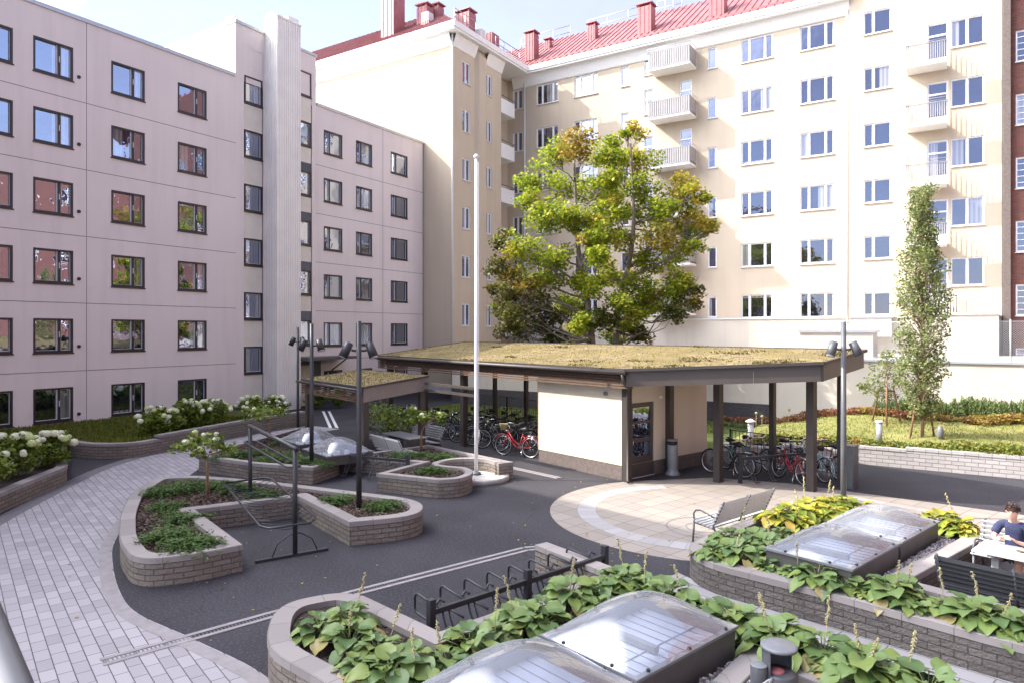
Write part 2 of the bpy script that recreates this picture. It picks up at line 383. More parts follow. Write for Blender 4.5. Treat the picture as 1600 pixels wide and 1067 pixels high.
M['cover_red']=leafmat('red_ground_cover_leaf',[(.20,.05,.03),(.28,.09,.05),(.30,.16,.06),(.16,.09,.03)])
M['cover_orange']=leafmat('orange_ground_cover_leaf',[(.35,.17,.05),(.38,.26,.06),(.32,.28,.05),(.22,.22,.04)])
M['chip']=leafmat('bark_chip',[(.035,.02,.015),(.07,.042,.03),(.11,.07,.05),(.17,.12,.09)],0,.9)
M['stone']=leafmat('gravel_stone',[(.13,.11,.12),(.24,.21,.215),(.36,.325,.32),(.50,.46,.44)],0,.8)
M['sedum_tuft']=leafmat('sedum_tuft',[(.16,.15,.045),(.24,.19,.06),(.30,.23,.09),(.34,.27,.17),(.27,.17,.11),(.24,.22,.06)],.1,.9)
M['blade']=leafmat('grass_blade',[(.12,.15,.03),(.20,.20,.05),(.32,.28,.10)],.2,.8)
def glassmat(name,tint=(.55,.58,.62),f0=.22,dark=(.012,.013,.016),curt=.35,refl=(.70,.78,1.)):
    t=NT(name); oi=t.node('ObjectInfo'); rnd=oi.outputs['Random']; uv=t.node('UVMap').outputs[0]
    sep=t.node('SeparateXYZ',{0:uv}); w=t.math('SINE',t.math('MULTIPLY',sep.outputs[0],42.)); fold=t.math('ADD',.75,t.math('MULTIPLY',w,.2))
    # half drawn net curtain behind some panes: on one side, width differs from pane to pane
    r2=t.math('FRACT',t.math('MULTIPLY',rnd,17.31)); r3=t.math('FRACT',t.math('MULTIPLY',rnd,7.7))
    side=t.math('GREATER_THAN',t.math('ABSOLUTE',t.math('SUBTRACT',t.mix(t.math('LESS_THAN',r2,.3),sep.outputs[0],sep.outputs[1]),t.math('ROUND',r3))),t.math('SUBTRACT',1.,t.math('MULTIPLY',r2,.62)))
    on=t.math('MULTIPLY',side,t.math('LESS_THAN',rnd,curt))
    cc=t.node('CombineXYZ',{0:t.math('MULTIPLY',fold,.34),1:t.math('MULTIPLY',fold,.33),2:t.math('MULTIPLY',fold,.31)})
    base=t.mix(on,(*dark,1),cc.outputs[0]); t.set(color=base,rough=.6,spec=0.)
    gl=t.node('BsdfGlossy',{'Color':(*refl,1),'Roughness':.015})
    bp=t.node('Bump',{'Strength':.045,'Distance':.12,'Height':t.noise(1.7,2)}); t.l.new(bp.outputs[0],gl.inputs['Normal'])
    lw=t.node('LayerWeight',{'Blend':.55}); fac=t.math('ADD',f0,t.math('MULTIPLY',lw.outputs['Fresnel'],.75))
    mx=t.node('MixShader',{0:fac,1:t.b.outputs[0],2:gl.outputs[0]}); t.l.new(mx.outputs[0],t.out.inputs[0]); return t.mat
M['glass']=glassmat('window_glass',f0=.34,curt=.5)
M['glass2']=glassmat('old_window_glass',f0=.2,curt=.55,refl=(.62,.66,.88))
def dome_mat():
    t=NT('clear_acrylic'); tr=t.node('BsdfTransparent',{'Color':(.93,.95,.97,1)}); gl=t.node('BsdfGlossy',{'Color':(1,1,1,1),'Roughness':.035})
    lw=t.node('LayerWeight',{'Blend':.5}); fac=t.math('ADD',.09,t.math('MULTIPLY',lw.outputs['Fresnel'],.6))
    bp=t.node('Bump',{'Strength':.012,'Distance':.05,'Height':t.noise(2,2)}); t.l.new(bp.outputs[0],gl.inputs['Normal'])
    mx=t.node('MixShader',{0:fac,1:tr.outputs[0],2:gl.outputs[0]})
    df=t.node('BsdfDiffuse',{'Color':(.8,.82,.86,1)}); m2=t.node('MixShader',{0:t.math('ADD',.07,t.math('MULTIPLY',t.noise(5,3),.12)),1:mx.outputs[0],2:df.outputs[0]})
    t.l.new(m2.outputs[0],t.out.inputs[0]); return t.mat
M['acrylic']=dome_mat()
# ================================================================ ground
GZ=.004
def sheet(name,poly,z,mat,uv=None):
    mb=MB(); mb.poly(ccw(poly),z); return struct(mb.build(name,mat))
def band(name,path,w0,w1,z,mat,uvm=True):
    """strip beside an open path, from offset w0 to w1 on its left"""
    mb=MB(); P=[Vector(p) for p in path]; n=len(P); L=0; prev=None
    for i in range(n):
        t=((P[min(n-1,i+1)]-P[max(0,i-1)])).normalized(); nn=Vector((-t.y,t.x))
        if i: L+=(P[i]-P[i-1]).length
        a=P[i]+nn*w0; b=P[i]+nn*w1
        if prev: mb.quad((prev[0].x,prev[0].y,z),(a.x,a.y,z),(b.x,b.y,z),(prev[1].x,prev[1].y,z),[(prev[2],0),(L,0),(L,.3),(prev[2],.3)])
        prev=(a,b,L)
    return struct(mb.build(name,mat))
mb=MB(); mb.poly([(-400,-400),(400,-400),(400,600),(-400,600)],0); struct(mb.build('asphalt_ground',M['asphalt']))
outer=smooth_path([(-8,0),(-12,2.7),(-15,4.75),(-17.34,6.62),(-19.76,9.0),(-21.6,11.0),(-22.9,13.2),(-23.6,15.4),(-24.0,18),(-23.6,21)])
inner=smooth_path([(-22.1,21),(-21.9,18),(-20.8,15),(-19.2,12.45),(-16.85,10.1),(-15.9,8.75),(-14.1,7.35),(-12.75,6.6),(-11.2,5.92),(-10.12,5.62),(-8.65,5.56),(-6.84,5.4),(-5.5,4.7),(-4.2,3.3),(-3.8,0)])
sheet('paved_path',list(outer)+list(inner),GZ,M['paver'])
band('path_kerb',outer,-.02,.38,GZ*2,M['dark_concrete'])
band('planter_kerb',inner[inner.index(min(inner,key=lambda p:abs(p[0]+16.9))):],-.22,-.02,GZ*2,M['kerb'])
# the round plaza: slabs, a ring of lighter stones, a rim of slabs
PC=Vector((-4.75,15.75)); PR=3.52
def disc(name,c,r0,r1,z,mat,n=72,a0=0,a1=2*math.pi):
    mb=MB()
    for i in range(n):
        t0=a0+(a1-a0)*i/n; t1=a0+(a1-a0)*(i+1)/n
        p=lambda r,t:(c[0]+r*math.cos(t),c[1]+r*math.sin(t),z)
        rm=(r0+r1)/2
        mb.quad(p(r1,t0),p(r1,t1),p(r0,t1),p(r0,t0),[(rm*t0,0),(rm*t1,0),(rm*t1,.3),(rm*t0,.3)])
    return struct(mb.build(name,mat))
sheet('plaza',rpoly([(PC.x+PR*math.cos(t),PC.y+PR*math.sin(t)) for t in np.linspace(R(120),R(290),40)]+[(-2.8,12.3),(-1.6,16.8),(2.5,18.2),(2.5,19.4),(-3.6,20.1),(-5.6,19.75),(-7.1,18.3)]),GZ,M['slab'])
disc('plaza_ring',PC,2.45,2.88,GZ*2,M['ring'],a0=R(128),a1=R(282))
disc('plaza_inlay',(-4.35,14.6),.36,.40,GZ*2,M['dark_concrete'],32); disc('plaza_inlay',(-4.35,14.6),.78,.81,GZ*2,M['dark_concrete'],40)
# the paved strip between the two big planters and the patios by the benches
sheet('slab_path',[(-4.3,10.55),(-3.6,10.0),(-1,8.6),(4,7.3),(4,9.6),(.8,10.25),(-1.36,10.75),(-3.2,11.2),(-3.9,11.6)],GZ,M['strip_slab'])
def drain(name,path,w=.10,side=.075):
    """slot drain: two concrete lips and a dark iron grating between"""
    t=thing(name,'','',(path[0][0],path[0][1],0))
    P=[Vector((*p,0)) for p in path]
    lips=MB(); gr=MB(); ch=MB()
    for a,b in zip(P,P[1:]):
        d=(b-a).normalized(); n=Vector((-d.y,d.x,0)); L=(b-a).length
        for s in (-1,1):
            q=[a+n*s*(w/2),a+n*s*(w/2+side),b+n*s*(w/2+side),b+n*s*(w/2)]
            if s>0: q=q[::-1]
            lips.prism(ccw([(v.x,v.y) for v in q]),.001,.013)
        q=[a-n*w/2,b-n*w/2,b+n*w/2,a+n*w/2]; ch.poly([(v.x,v.y) for v in q],.002)
        k=int(L/.05)
        for i in range(k):
            c=a+d*(i+.5)*L/k; gr.bar(c-n*w/2+Vector((0,0,.006)),c+n*w/2+Vector((0,0,.006)),.016,.008)
    lips.build('lip',M['kerb'],t,True); ch.build('channel',M['rubber'],t,True); gr.build('grating',M['mid_metal'],t,True)
    return t
tag(drain('slot_drain',[(-9.04,4.54),(-8.27,7.19),(-6.83,11.3),(-6.6,11.55)]),'long slot drain with iron grating crossing the pavers and asphalt beside the empty rack bay','drain')
tag(drain('slot_drain',[(-15.6,19.0),(-9.35,17.3)],.07,.07),'slot drain in the asphalt along the cream bicycle shelter wall','drain')
tag(drain('slot_drain',[(-1.3,17.75),(2.6,16.9)],.06,.05),'narrow rusty slot drain behind the far skylight dome','drain')
for a,b in ((503,514),(512,524)):
    sheet('ramp_marking',[at(a,642),at(a+4,642),at(b+5,668),at(b,668)],GZ,M['white_paint'])
# grass
sheet('grass',[(-24,24.2),(-6.2,24.2),(-6.2,32.5),(-24,32.5)],.03,M['shade_grass'])
sheet('grass_bed',[(-30.8,2),(-20.2,7.4),(-20.9,9.6),(-24.9,11.4),(-23.9,11.9),(-22.9,13.4),(-24.4,15.8),(-24.9,18.8),(-24.5,21),(-30.8,21)],.36,M['shade_grass'])
def lawn():
    """raised lawn behind the pale block wall, rising gently to the white garden wall"""
    mb=MB(); nx,ny=40,16; mb.smooth=True
    vs=[]
    for j in range(ny+1):
        for i in range(nx+1):
            x=-6.6+26*i/nx; f=j/ny; y=24.45+7.6*f
            z=.52+.55*f+.05*math.sin(x*.9+y)+.03*math.sin(y*1.7-x*.4)
            if x<-2.6: z=.25+(z-.25)*max(0,(x+6.6)/4.0)
            vs.append((x,y,z))
    fs=[(j*(nx+1)+i,j*(nx+1)+i+1,(j+1)*(nx+1)+i+1,(j+1)*(nx+1)+i) for j in range(ny) for i in range(nx)]
    mb.add(vs,fs); return struct(mb.build('lawn',M['lawn']))
lawn()
def lawn_z(x,y):
    f=(y-24.45)/7.6; z=.52+.55*f+.05*math.sin(x*.9+y)+.03*math.sin(y*1.7-x*.4)
    if x<-2.6: z=.25+(z-.25)*max(0,(x+6.6)/4.0)
    return z
# ================================================================ buildings
def frame_T(org,ang,z=0): return Matrix.Translation((org[0],org[1],z))@Matrix.Rotation(ang,4,'Z')
def facade(mb,org,ang,U0,U1,Z0,Z1,ops,depth=.12,rmat=None):
    """wall face with real openings; local x along the wall, local y inwards"""
    mb.T=frame_T(org,ang); us=sorted({U0,U1,*[o[0] for o in ops],*[o[1] for o in ops]}); zs=sorted({Z0,Z1,*[o[2] for o in ops],*[o[3] for o in ops]})
    us=[u for u in us if U0<=u<=U1]; zs=[z for z in zs if Z0<=z<=Z1]
    for z0,z1 in zip(zs,zs[1:]):
        run=None
        for u0,u1 in list(zip(us,us[1:]))+[(None,None)]:
            hole=u0 is None or any(o[0]<=(u0+u1)/2<=o[1] and o[2]<=(z0+z1)/2<=o[3] for o in ops)
            if hole:
                if run: mb.quad((run[0],0,z0),(run[1],0,z0),(run[1],0,z1),(run[0],0,z1)); run=None
            else: run=(run[0],u1) if run else (u0,u1)
    m0=mb.mi
    if rmat is not None: mb.mi=rmat
    for a,b,c,d in ops:
        e=depth
        mb.quad((a,0,c),(a,e,c),(a,e,d),(a,0,d)); mb.quad((b,e,c),(b,0,c),(b,0,d),(b,e,d))
        mb.quad((a,0,c),(b,0,c),(b,e,c),(a,e,c)); mb.quad((a,e,d),(b,e,d),(b,0,d),(a,0,d))
    mb.mi=m0; mb.T=None
WC={}
def win_meshes(kind,w,h):
    key=(kind,round(w,2),round(h,2))
    if key in WC: return WC[key]
    f=MB(); p=MB(); s=MB()
    def rect(x0,x1,z0,z1,y0,y1,t,tb=None):
        tb=tb or t
        f.box(x0,x0+t,y0,y1,z0,z1); f.box(x1-t,x1,y0,y1,z0,z1); f.box(x0+t,x1-t,y0,y1,z0,z0+tb); f.box(x0+t,x1-t,y0,y1,z1-t,z1)
    if kind.startswith('dark'):
        f.mi=0; rect(0,w,0,h,-.012,.14,.075,.10)
        if kind=='dark': spl=[(.06,w*.62,0),(w*.62+.10,w-.06,1)]; f.box(w*.62,w*.62+.10,.02,.14,.09,h-.06)
        elif kind=='darkr': spl=[(.06,w*.30,0),(w*.30+.07,w-.06,1)]; f.box(w*.30,w*.30+.07,.02,.14,.09,h-.06)
        else: spl=[(.06,w-.06,1)]
        f.mi=1
        for a,b,g in spl:
            if g: rect(a,b,.09,h-.06,.07,.12,.035)
            else: f.box(b-.05,b,.07,.12,.09,h-.06); f.box(a,b-.05,.07,.12,.09,.115)
        if kind=='dark': f.box(w*.62+.025,w*.62+.055,-.012,.02,h*.45,h*.62)
        mats=[M['dark_frame'],M['grey_frame']]; pm=M['glass']; y=.105
        s.box(-.03,w+.03,-.05,.1,-.045,0); smat=M['dark_frame']
    else:
        f.mi=0; rect(0,w,0,h,.05,.16,.06)
        if kind=='w3': cuts=[.27,.76]
        elif kind=='w2': cuts=[.36]
        elif kind=='wm': cuts=[.5]
        elif kind=='door': cuts=[]
        else: cuts=[]
        for c in cuts: f.box(w*c-.045,w*c+.045,.04,.16,.06,h-.06)
        ed=[0]+cuts+[1]
        for a,b in zip(ed,ed[1:]): rect(w*a+.05,w*b-.05,.055,h-.055,.08,.14,.03)
        if kind=='door':
            zt=h-.75 if h>2 else h*.55; f.box(.06,w-.06,.04,.16,zt,zt+.09); f.box(.06,w-.06,.05,.15,.06,.45)
        if kind=='wt': f.box(.06,w-.06,.04,.16,h*.58,h*.58+.08)
        if kind=='grid':
            for k in range(1,5): f.box(.06,w-.06,.09,.13,h*k/5-.018,h*k/5+.018)
        mats=[M['white_paint']]; pm=M['glass2']; y=.125
        s.box(-.04,w+.04,-.09,.1,-.05,0); smat=M['sheet_white']
    p.quad((.02,y,.02),(w-.02,y,.02),(w-.02,y,h-.02),(.02,y,h-.02),[(0,0),(1,0),(1,1),(0,1)])
    WC[key]=(f.mesh('window',mats),p.mesh('pane',pm),s.mesh('sill',smat)); return WC[key]
def window(parent,org,ang,u,z,w,h,kind,sill=True,name='window'):
    fm,pm,sm=win_meshes(kind,w,h); ca,sa=math.cos(ang),math.sin(ang)
    loc=Vector((org[0]+u*ca,org[1]+u*sa,z))-Vector(parent.location)
    o=mesh_obj(name,fm,parent,loc,ang); mesh_obj('pane',pm,o)
    if sill: mesh_obj('sill',sm,o)
    return o
# ---- left block
def left_block():
    X=-30.8; t=thing('apartment_block','pinkish grey panel apartment block with dark framed windows and a pale ribbed metal shaft','building',(X,20,0))
    A=R(90); org=(X,0); OFF=lambda y:y
    top=17.3; wl=MB(); wh=1.40
    cols=[(1.3,2.78),(4.5,5.98),(7.55,9.03),(10.66,12.14),(12.85,14.33),(15.88,17.36),(18.95,20.45)]
    wcols=[(28.0,29.45),(30.6,32.0),(33.75,35.4)]
    rows=[15.35-2.83*k for k in range(6)]
    ops=[(a,b,z-wh/2,z+wh/2) for a,b in cols for z in rows]
    facade(wl,org,A,-12,22.1,.42,top,ops,.1)
    ops2=[(a,b,z-wh/2,z+wh/2) for a,b in wcols for z in rows]
    facade(wl,org,A,27.4,37.0,.42,top,ops2,.1)
    # stair tower
    sw=[(22.62,23.72,16.85-2.83*k-.71,16.85-2.83*k+.71) for k in range(6)]; rw=[(26.15,27.05,18.3-2.83*k-.7,18.3-2.83*k+.7) for k in range(6)]
    T=20.1
    facade(wl,org,A,22.1,22.58,.42,T,[]); facade(wl,org,A,23.76,26.1,.42,T,[]); facade(wl,org,A,27.1,27.4,.42,T,[])
    facade(wl,org,A,22.58,23.76,19.05,T,[]); facade(wl,org,A,26.1,27.1,19.05,T,[])
    wl.box(-44,X-.02,22.1,27.4,top-.1,T-.002); wl.box(-44,X-.35,-12,37.0,.42,top-.05)
    wl.build('wall',M['left_wall'],t,True)
    pl=MB(); pl.box(-44,X-.03,-12,37.0,0,.42); pl.build('plinth',M['plinth'],t,True)
    rf=MB(); rf.box(-44.1,X+.06,-12,22.04,top,top+.16); rf.box(-44.1,X+.06,27.46,37.06,top,top+.16); rf.box(-44.1,X+.06,22.04,27.46,T,T+.14); rf.build('roof_coping',M['galv'],t,True)
    jt=MB()
    for k in range(5):
        z=13.88-2.83*k
        for a,b in ((-12,22.1),(27.4,37)): jt.box(X,X+.003,a,b,z-.012,z+.012)
    for y in (5.9,14.86,33.0):
        for z0,z1 in ((.42,2.54),(2.58,5.37),(5.41,8.2),(8.24,11.03),(11.07,13.86),(13.9,top)): jt.box(X,X+.003,y-.011,y+.011,z0,z1)
    jt.build('panel_joint',M['mid_metal'],t,True)
    vt=MB()
    for k in range(6): vt.lathe((X,14.55,14.9-2.83*k),[(.07,-.02),(.07,.05),(.045,.05)],12,'x')
    vt.build('air_vent',M['dark_frame'],t,True)
    # pale slatted panels between the stair windows
    def panel(y0,y1,z0,z1,name='slat_panel',m='slat_cream',pitch=.145):
        s=MB(); n=max(1,int(round((z1-z0)/pitch))); h=(z1-z0)/n
        for i in range(n): s.add([(X-.05,y0,z0+h*i),(X-.05,y1,z0+h*i),(X-.018,y1,z0+h*i),(X-.018,y0,z0+h*i),(X-.05,y0,z0+h*(i+.93)),(X-.05,y1,z0+h*(i+.93)),(X-.045,y1,z0+h*(i+.93)),(X-.045,y0,z0+h*(i+.93))],[(4,5,6,7),(3,2,6,7),(0,3,7,4),(2,1,5,6)])
        s.box(X-.12,X-.052,y0,y1,z0,z1); s.build(name,M[m],t,True)
    zz=19.05
    for w in sw: panel(22.6,23.74,w[3]+.01,zz); zz=w[2]-.05
    panel(22.6,23.74,.45,zz); zz=19.05
    for i,w in enumerate(rw):
        g=.5 if i>1 else 0
        panel(26.12,27.08,w[3]+.01+g,zz)
        if g: panel(26.12,27.08,w[3]+.02,w[3]+g,'vent_grille','grey_metal',.05)
        zz=w[2]-.05
    panel(26.12,27.08,.45,zz)
    for ops_,k in ((ops,'dark'),(ops2,'darkr'),(sw,'dark1'),(rw,'dark1')):
        for a,b,c,d in ops_: window(t,org,A,a,c,b-a,d-c,k)
    # ribbed shaft
    sh=MB(); x1=-29.76; y0,y1=23.84,25.42; sh.box(X-.01,x1-.03,y0+.03,y1,.0,20.85)
    for i in range(13):
        y=y0+.07+i*(y1-y0-.12)/12.; sh.box(x1-.03,x1,y-.045,y+.045,0,20.85)
    for i in range(8):
        x=X+.05+i*.135; sh.box(x-.04,x+.04,y0,y0+.03,0,20.85)
    sh.build('shaft',M['shaft'],t,True)
    sc=MB(); sc.box(X+.05,x1+.03,y0-.03,y1+.03,20.85,20.95); sc.box(X+.1,X+.5,y0+.1,y0+.7,20.95,21.25); sc.box(X+.55,x1-.05,y0+.75,y1-.1,20.95,21.2); sc.build('shaft_cap',M['shaft'],t,True)
    sc=MB(); sc.box(X-1.6,X-.9,22.6,23.2,20.24,20.9); sc.build('roof_hood',M['shaft'],t,True)
    # entrance canopy beside the shaft
    cn=MB(); cn.box(X+.01,-29.3,25.5,29.2,2.62,2.78); cn.box(X+.02,-30.6,25.6,27.6,.02,2.5); cn.bar((X,28.6,1.9),(-29.6,28.6,2.6),.06,.06); cn.build('entrance_canopy',M['mid_metal'],t,True)
    dr=MB(); dr.box(-30.62,-30.55,25.75,26.75,.02,2.3); dr.build('entrance_door',M['shed_wall'],t,True)
    return t
left_block()
# ---- old yellow block
def old_block():
    t=thing('apartment_house','tall pale yellow rendered apartment house with red metal roof and white balconies','building',(-13,46.6,0))
    wl=MB(); EV=24.35
    xs,ys,ym=-28.3,37.1,46.6
    # blank gable wall, side wall, recess, main front
    facade(wl,(-62,ys),0,0,62+xs,0,EV,[])
    sops=[]
    for k in range(7):
        z=22.3-3.39*k
        if z>1: sops+=[(38.25,39.2,z-.78,z+.78),(41.1,41.95,z-.78,z+.78)]
    facade(wl,(xs,0),R(90),ys,43.2,0,EV,sops,.12)
    rops=[]
    for k in range(6):
        z=20.95-3.39*k; rops.append((43.75,44.55,z,z+2.35))
    facade(wl,(-29.9,0),R(90),43.2,ym,0,EV,rops,.12); wl.box(-29.9,xs-.001,43.1,43.199,0,EV)
    rows=[22.8-3.39*k for k in range(6)]; XR=-4.89
    g=[]; h=.78
    def col(x0,x1,kind,top=None,hh=None,rr=range(6)):
        for k in rr:
            zt=(rows[k]+h) if top is None else top-3.39*k; g.append((x0,x1,zt-(hh or 2*h),zt,kind))
    col(-29.4,-28.5,'wm'); col(-27.2,-25.25,'w3'); col(-23.87,-21.9,'w3'); col(-20.04,-19.38,'w1',rows[0]+.75,1.45)
    g.append((-18.25,-17.55,22.55,23.75,'w1')); col(-18.25,-17.55,'wt',24.93,1.8,range(1,6))
    g.append((-15.6,-14.75,22.5,24.1,'door')); col(-15.6,-14.75,'door',25.05,2.75,range(1,6))
    col(-13.64,-13.05,'w1',rows[0]+.7,1.4); col(-11.42,-9.42,'w3'); col(-7.76,-5.78,'w3')
    facade(wl,(0,ym),0,-29.9,XR,5.05,EV,[q[:4] for q in g],.12)
    r=[]
    for k in range(6): zt=23.5-3.39*k; r.append((-4.12,-2.65,zt-1.4,zt,'w2'))
    for k in range(-1,5): zt=21.95-3.39*k; r.append((.32,1.9,zt-1.6,zt,'wm')); r.append((-.82,.2,zt-2.45,zt,'door')) if k>=0 else r.append((-.82,.2,zt-1.6,zt,'w1'))
    ymr=46.35
    facade(wl,(0,ymr),0,XR,2.7,5.05,32,[q[:4] for q in r],.12); wl.quad((XR,ym,5.05),(XR,ymr,5.05),(XR,ymr,32),(XR,ym,32)); wl.quad((2.7,ymr,0),(2.7,48,0),(2.7,48,32),(2.7,ymr,32))
    wl.box(XR,2.7,46.7,58,5.05,32); wl.box(-62,2.6,52,58,0,24.3); wl.box(-29.8,-4.9,46.85,52,5.05,24.2); wl.box(-62,-30.3,37.4,52,.5,24.2)
    # pilaster between the two window columns of the side wall
    wl.prism(ccw([(xs-.02,39.72),(xs+.26,39.95),(xs+.3,40.1),(xs+.3,40.7),(xs+.26,40.85),(xs-.02,40.95)]),0,EV-.4)
    wl.build('wall',M['yellow'],t,True)
    b=MB(); b.box(-29.9,XR-.002,ym-.06,ym+.3,0,5.0); b.box(XR,2.68,ymr-.06,ymr+.3,0,5.0); b.build('base_wall',M['white_render'],t,True)
    pb=MB(); pb.box(-29.88,XR-.002,ym-.14,ym-.002,5.0,5.09); pb.box(XR,2.68,ymr-.14,ymr-.002,5.0,5.09); pb.box(-60,xs-.01,ys-.04,ys-.002,0,.5); pb.build('base_moulding',M['sheet_white'],t,True)
    for a,bb,c,d in sops: window(t,(xs,0),R(90),a,c,bb-a,d-c,'wm')
    for a,bb,c,d in rops: window(t,(-29.9,0),R(90),a,c,bb-a,d-c,'door',False,'balcony_door')
    for a,bb,c,d,k in g: window(t,(0,ym),0,a,c,bb-a,d-c,k,k!='door','balcony_door' if k=='door' else 'window')
    for a,bb,c,d,k in r: window(t,(0,ymr),0,a,c,bb-a,d-c,k,k!='door','balcony_door' if k=='door' else 'window')
    # eaves: boxed white gutter edge and cove
    ev=MB(); E0,E1=24.42,24.85
    def eave(poly,z0,z1): ev.prism(ccw(poly),z0,z1)
    eave([(-62,ys-.7),(xs+.7,ys-.7),(xs+.7,ym-.7),(XR-.05,ym-.7),(XR-.05,ym+2),(-62,ym+2)],E0,E1)
    eave([(-62,ys-.78),(xs+.78,ys-.78),(xs+.78,ym-.78),(XR-.05,ym-.78),(XR-.05,ym-.701),(xs+.701,ym-.701),(xs+.701,ys-.701),(-62,ys-.701)],E1-.28,E1+.1)
    ev.build('eaves',M['trim_white'],t,True)
    cv=MB()
    def cove(a,b,n):   # slanted band below the eaves
        a=Vector((*a,0));b=Vector((*b,0));n=Vector((*n,0)); z=Vector((0,0,1))
        for (o0,z0),(o1,z1) in (((.03,23.62),(.09,23.66)),((.09,23.66),(.34,24.3)),((.34,24.3),(.38,E0-.002))):
            cv.add([tuple(a+n*o0+z*z0),tuple(b+n*o0+z*z0),tuple(b+n*o1+z*z1),tuple(a+n*o1+z*z1)],[(0,1,2,3)])
        cv.add([tuple(a+z*23.62),tuple(b+z*23.62),tuple(b+n*.03+z*23.62),tuple(a+n*.03+z*23.62)],[(0,1,2,3)])
    cove((-62,ys),(xs+.03,ys),(0,-1)); cove((xs,ys-.03),(xs,39.7),(1,0)); cove((xs,41.0),(xs,43.2),(1,0)); cove((xs-1,ym),(XR,ym),(0,-1))
    cv.build('cove',M['trim_white'],t,True)
    # roof
    rf=MB(); ez=E1+.1; sl=.72; dd=6.6; rz=ez+sl*dd; x0,y0,y1=xs+.72,ys-.72,ym-.72
    faces=[[(-62,y0,ez),(x0,y0,ez),(x0-dd,y0+dd,rz),(-62,y0+dd,rz)],[(x0,y0,ez),(x0,y1,ez),(x0-dd,y1+dd,rz),(x0-dd,y0+dd,rz)],[(x0,y1,ez),(XR,y1,ez),(XR,y1+dd,rz),(x0-dd,y1+dd,rz)]]
    for f in faces: rf.add(f,[(0,1,2,3)])
    rf.add([(-62,y0+dd,rz),(x0-dd,y0+dd,rz),(x0-dd,y1+dd,rz),(XR,y1+dd,rz),(XR,60,rz-2),(-62,60,rz-2)],[(0,1,2,3,4,5)])
    # standing seams
    def seam(a,b): rf.bar(Vector(a)+Vector((0,0,.03)),Vector(b)+Vector((0,0,.03)),.045,.06)
    x=-61.5
    while x<x0-.2: seam((x,y0,ez),(x,y0+min(dd,x0-x),ez+sl*min(dd,x0-x))); x+=.52
    y=y0+.5
    while y<y1+dd-.2:
        lo=max(0,y-y1); hi=min(dd,y-y0)
        if hi>lo+.2: seam((x0-lo,y,ez+sl*lo),(x0-hi,y,ez+sl*hi))
        y+=.52
    x=x0-dd+.5
    while x<XR-.1: lo=max(0,x0-x); seam((x,y1+lo,ez+sl*lo),(x,y1+dd,rz)); x+=.52
    # snow guard along the eaves
    rf.bar((x0,y1+.45,ez+.35),(XR,y1+.45,ez+.35),.05,.18); rf.build('roof',M['red_roof'],t,True)
    def stack(px,pyt,pyb,Y,w,d,cap=True,mat='red_stack',name='chimney'):
        D,X=onY(px,Y); zt=hz(pyt,D); zb=hz(pyb,D)-.5; m=MB(); m.box(X-w/2,X+w/2,Y-d/2,Y+d/2,zb,zt)
        for sx in (-.32,0,.32): m.box(X+sx*w-.02,X+sx*w+.02,Y-d/2-.025,Y-d/2,zb,zt)
        o=m.build(name,M[mat],t,True)
        if cap:
            c=MB(); c.box(X-w/2-.1,X+w/2+.1,Y-d/2-.1,Y+d/2+.1,zt+.16,zt+.24)
            for a in (-1,1):
                for b_ in (-1,1): c.box(X+a*(w/2-.08)-.04,X+a*(w/2-.08)+.04,Y+b_*(d/2-.08)-.04,Y+b_*(d/2-.08)+.04,zt,zt+.16)
            cc=c.build('chimney_cap',M['red_stack'],o); cc.data.transform(Matrix.Translation(-Vector(t.location)))
        return o
    stack(614,-40,60,38.6,1.25,1.25); stack(664,14,48,39.6,.95,.8); stack(682,14,42,40.6,.9,.7); stack(669,36,46,38.6,.7,.7,False); stack(668,22,36,38.6,.62,.62,False,'sheet_white','roof_fan')
    stack(728,24,58,41.2,1.2,.9); stack(751,48,60,41.8,.5,.5,False,'sheet_white','roof_fan'); stack(766,56,80,43.6,1.0,1.0,False)
    stack(831,56,88,47.6,.85,.8); stack(926,42,62,49.2,.7,.6); stack(1010,14,50,47.6,1.05,.9); stack(1122,-12,22,47.6,1.05,.9); stack(857,66,78,50,.5,.5)
    rr=.032
    def rail(a,b,h,n,levels=(1.,.5)):
        rl=MB(); a=Vector(a);b=Vector(b)
        for i in range(n+1): p=a.lerp(b,i/n); rl.tube([p,p+Vector((0,0,h))],rr,5)
        for l in levels: rl.tube([a+Vector((0,0,h*l)),b+Vector((0,0,h*l))],rr,5)
        rl.build('roof_railing',M['galv'],t,True)
    for a,b in ((-31.5,-26.6),(-25,-19.6),(-19,-17),(-15.5,-10.5),(-9.5,-5.2)): rail((a,y1+5.4,ez+sl*5.4),(b,y1+5.4,ez+sl*5.4),1.15,3)
    rail((x0-1.2,y0+1.6,ez+.6),(x0-1.2,y0+4.2,ez+.6),1.15,2); rail((x0-1,y1-3,ez+.5),(x0-1,y1+.4,ez+.5),1.0,3)
    # downpipes
    dp=MB()
    for x,y,z0,z1 in ((xs+.1,ys-.1,0,24.4),(-28.2,ym-.14,0,24.4),(XR-.12,ym-.16,5.1,24.4)): dp.tube([(x,y,z1),(x,y,z0)],.075,8)
    dp.tube([(XR-.12,ym-.16,5.15),(XR-.12,ym-.3,4.7),(XR-.5,ym-.45,4.3),(XR-.9,ym-.5,4.15)],.06,6); dp.tube([(xs+.1,ys-.1,24.4),(xs+.3,ys-.3,24.6)],.075,8)
    dp.build('downpipe',M['sheet_white'],t,True)
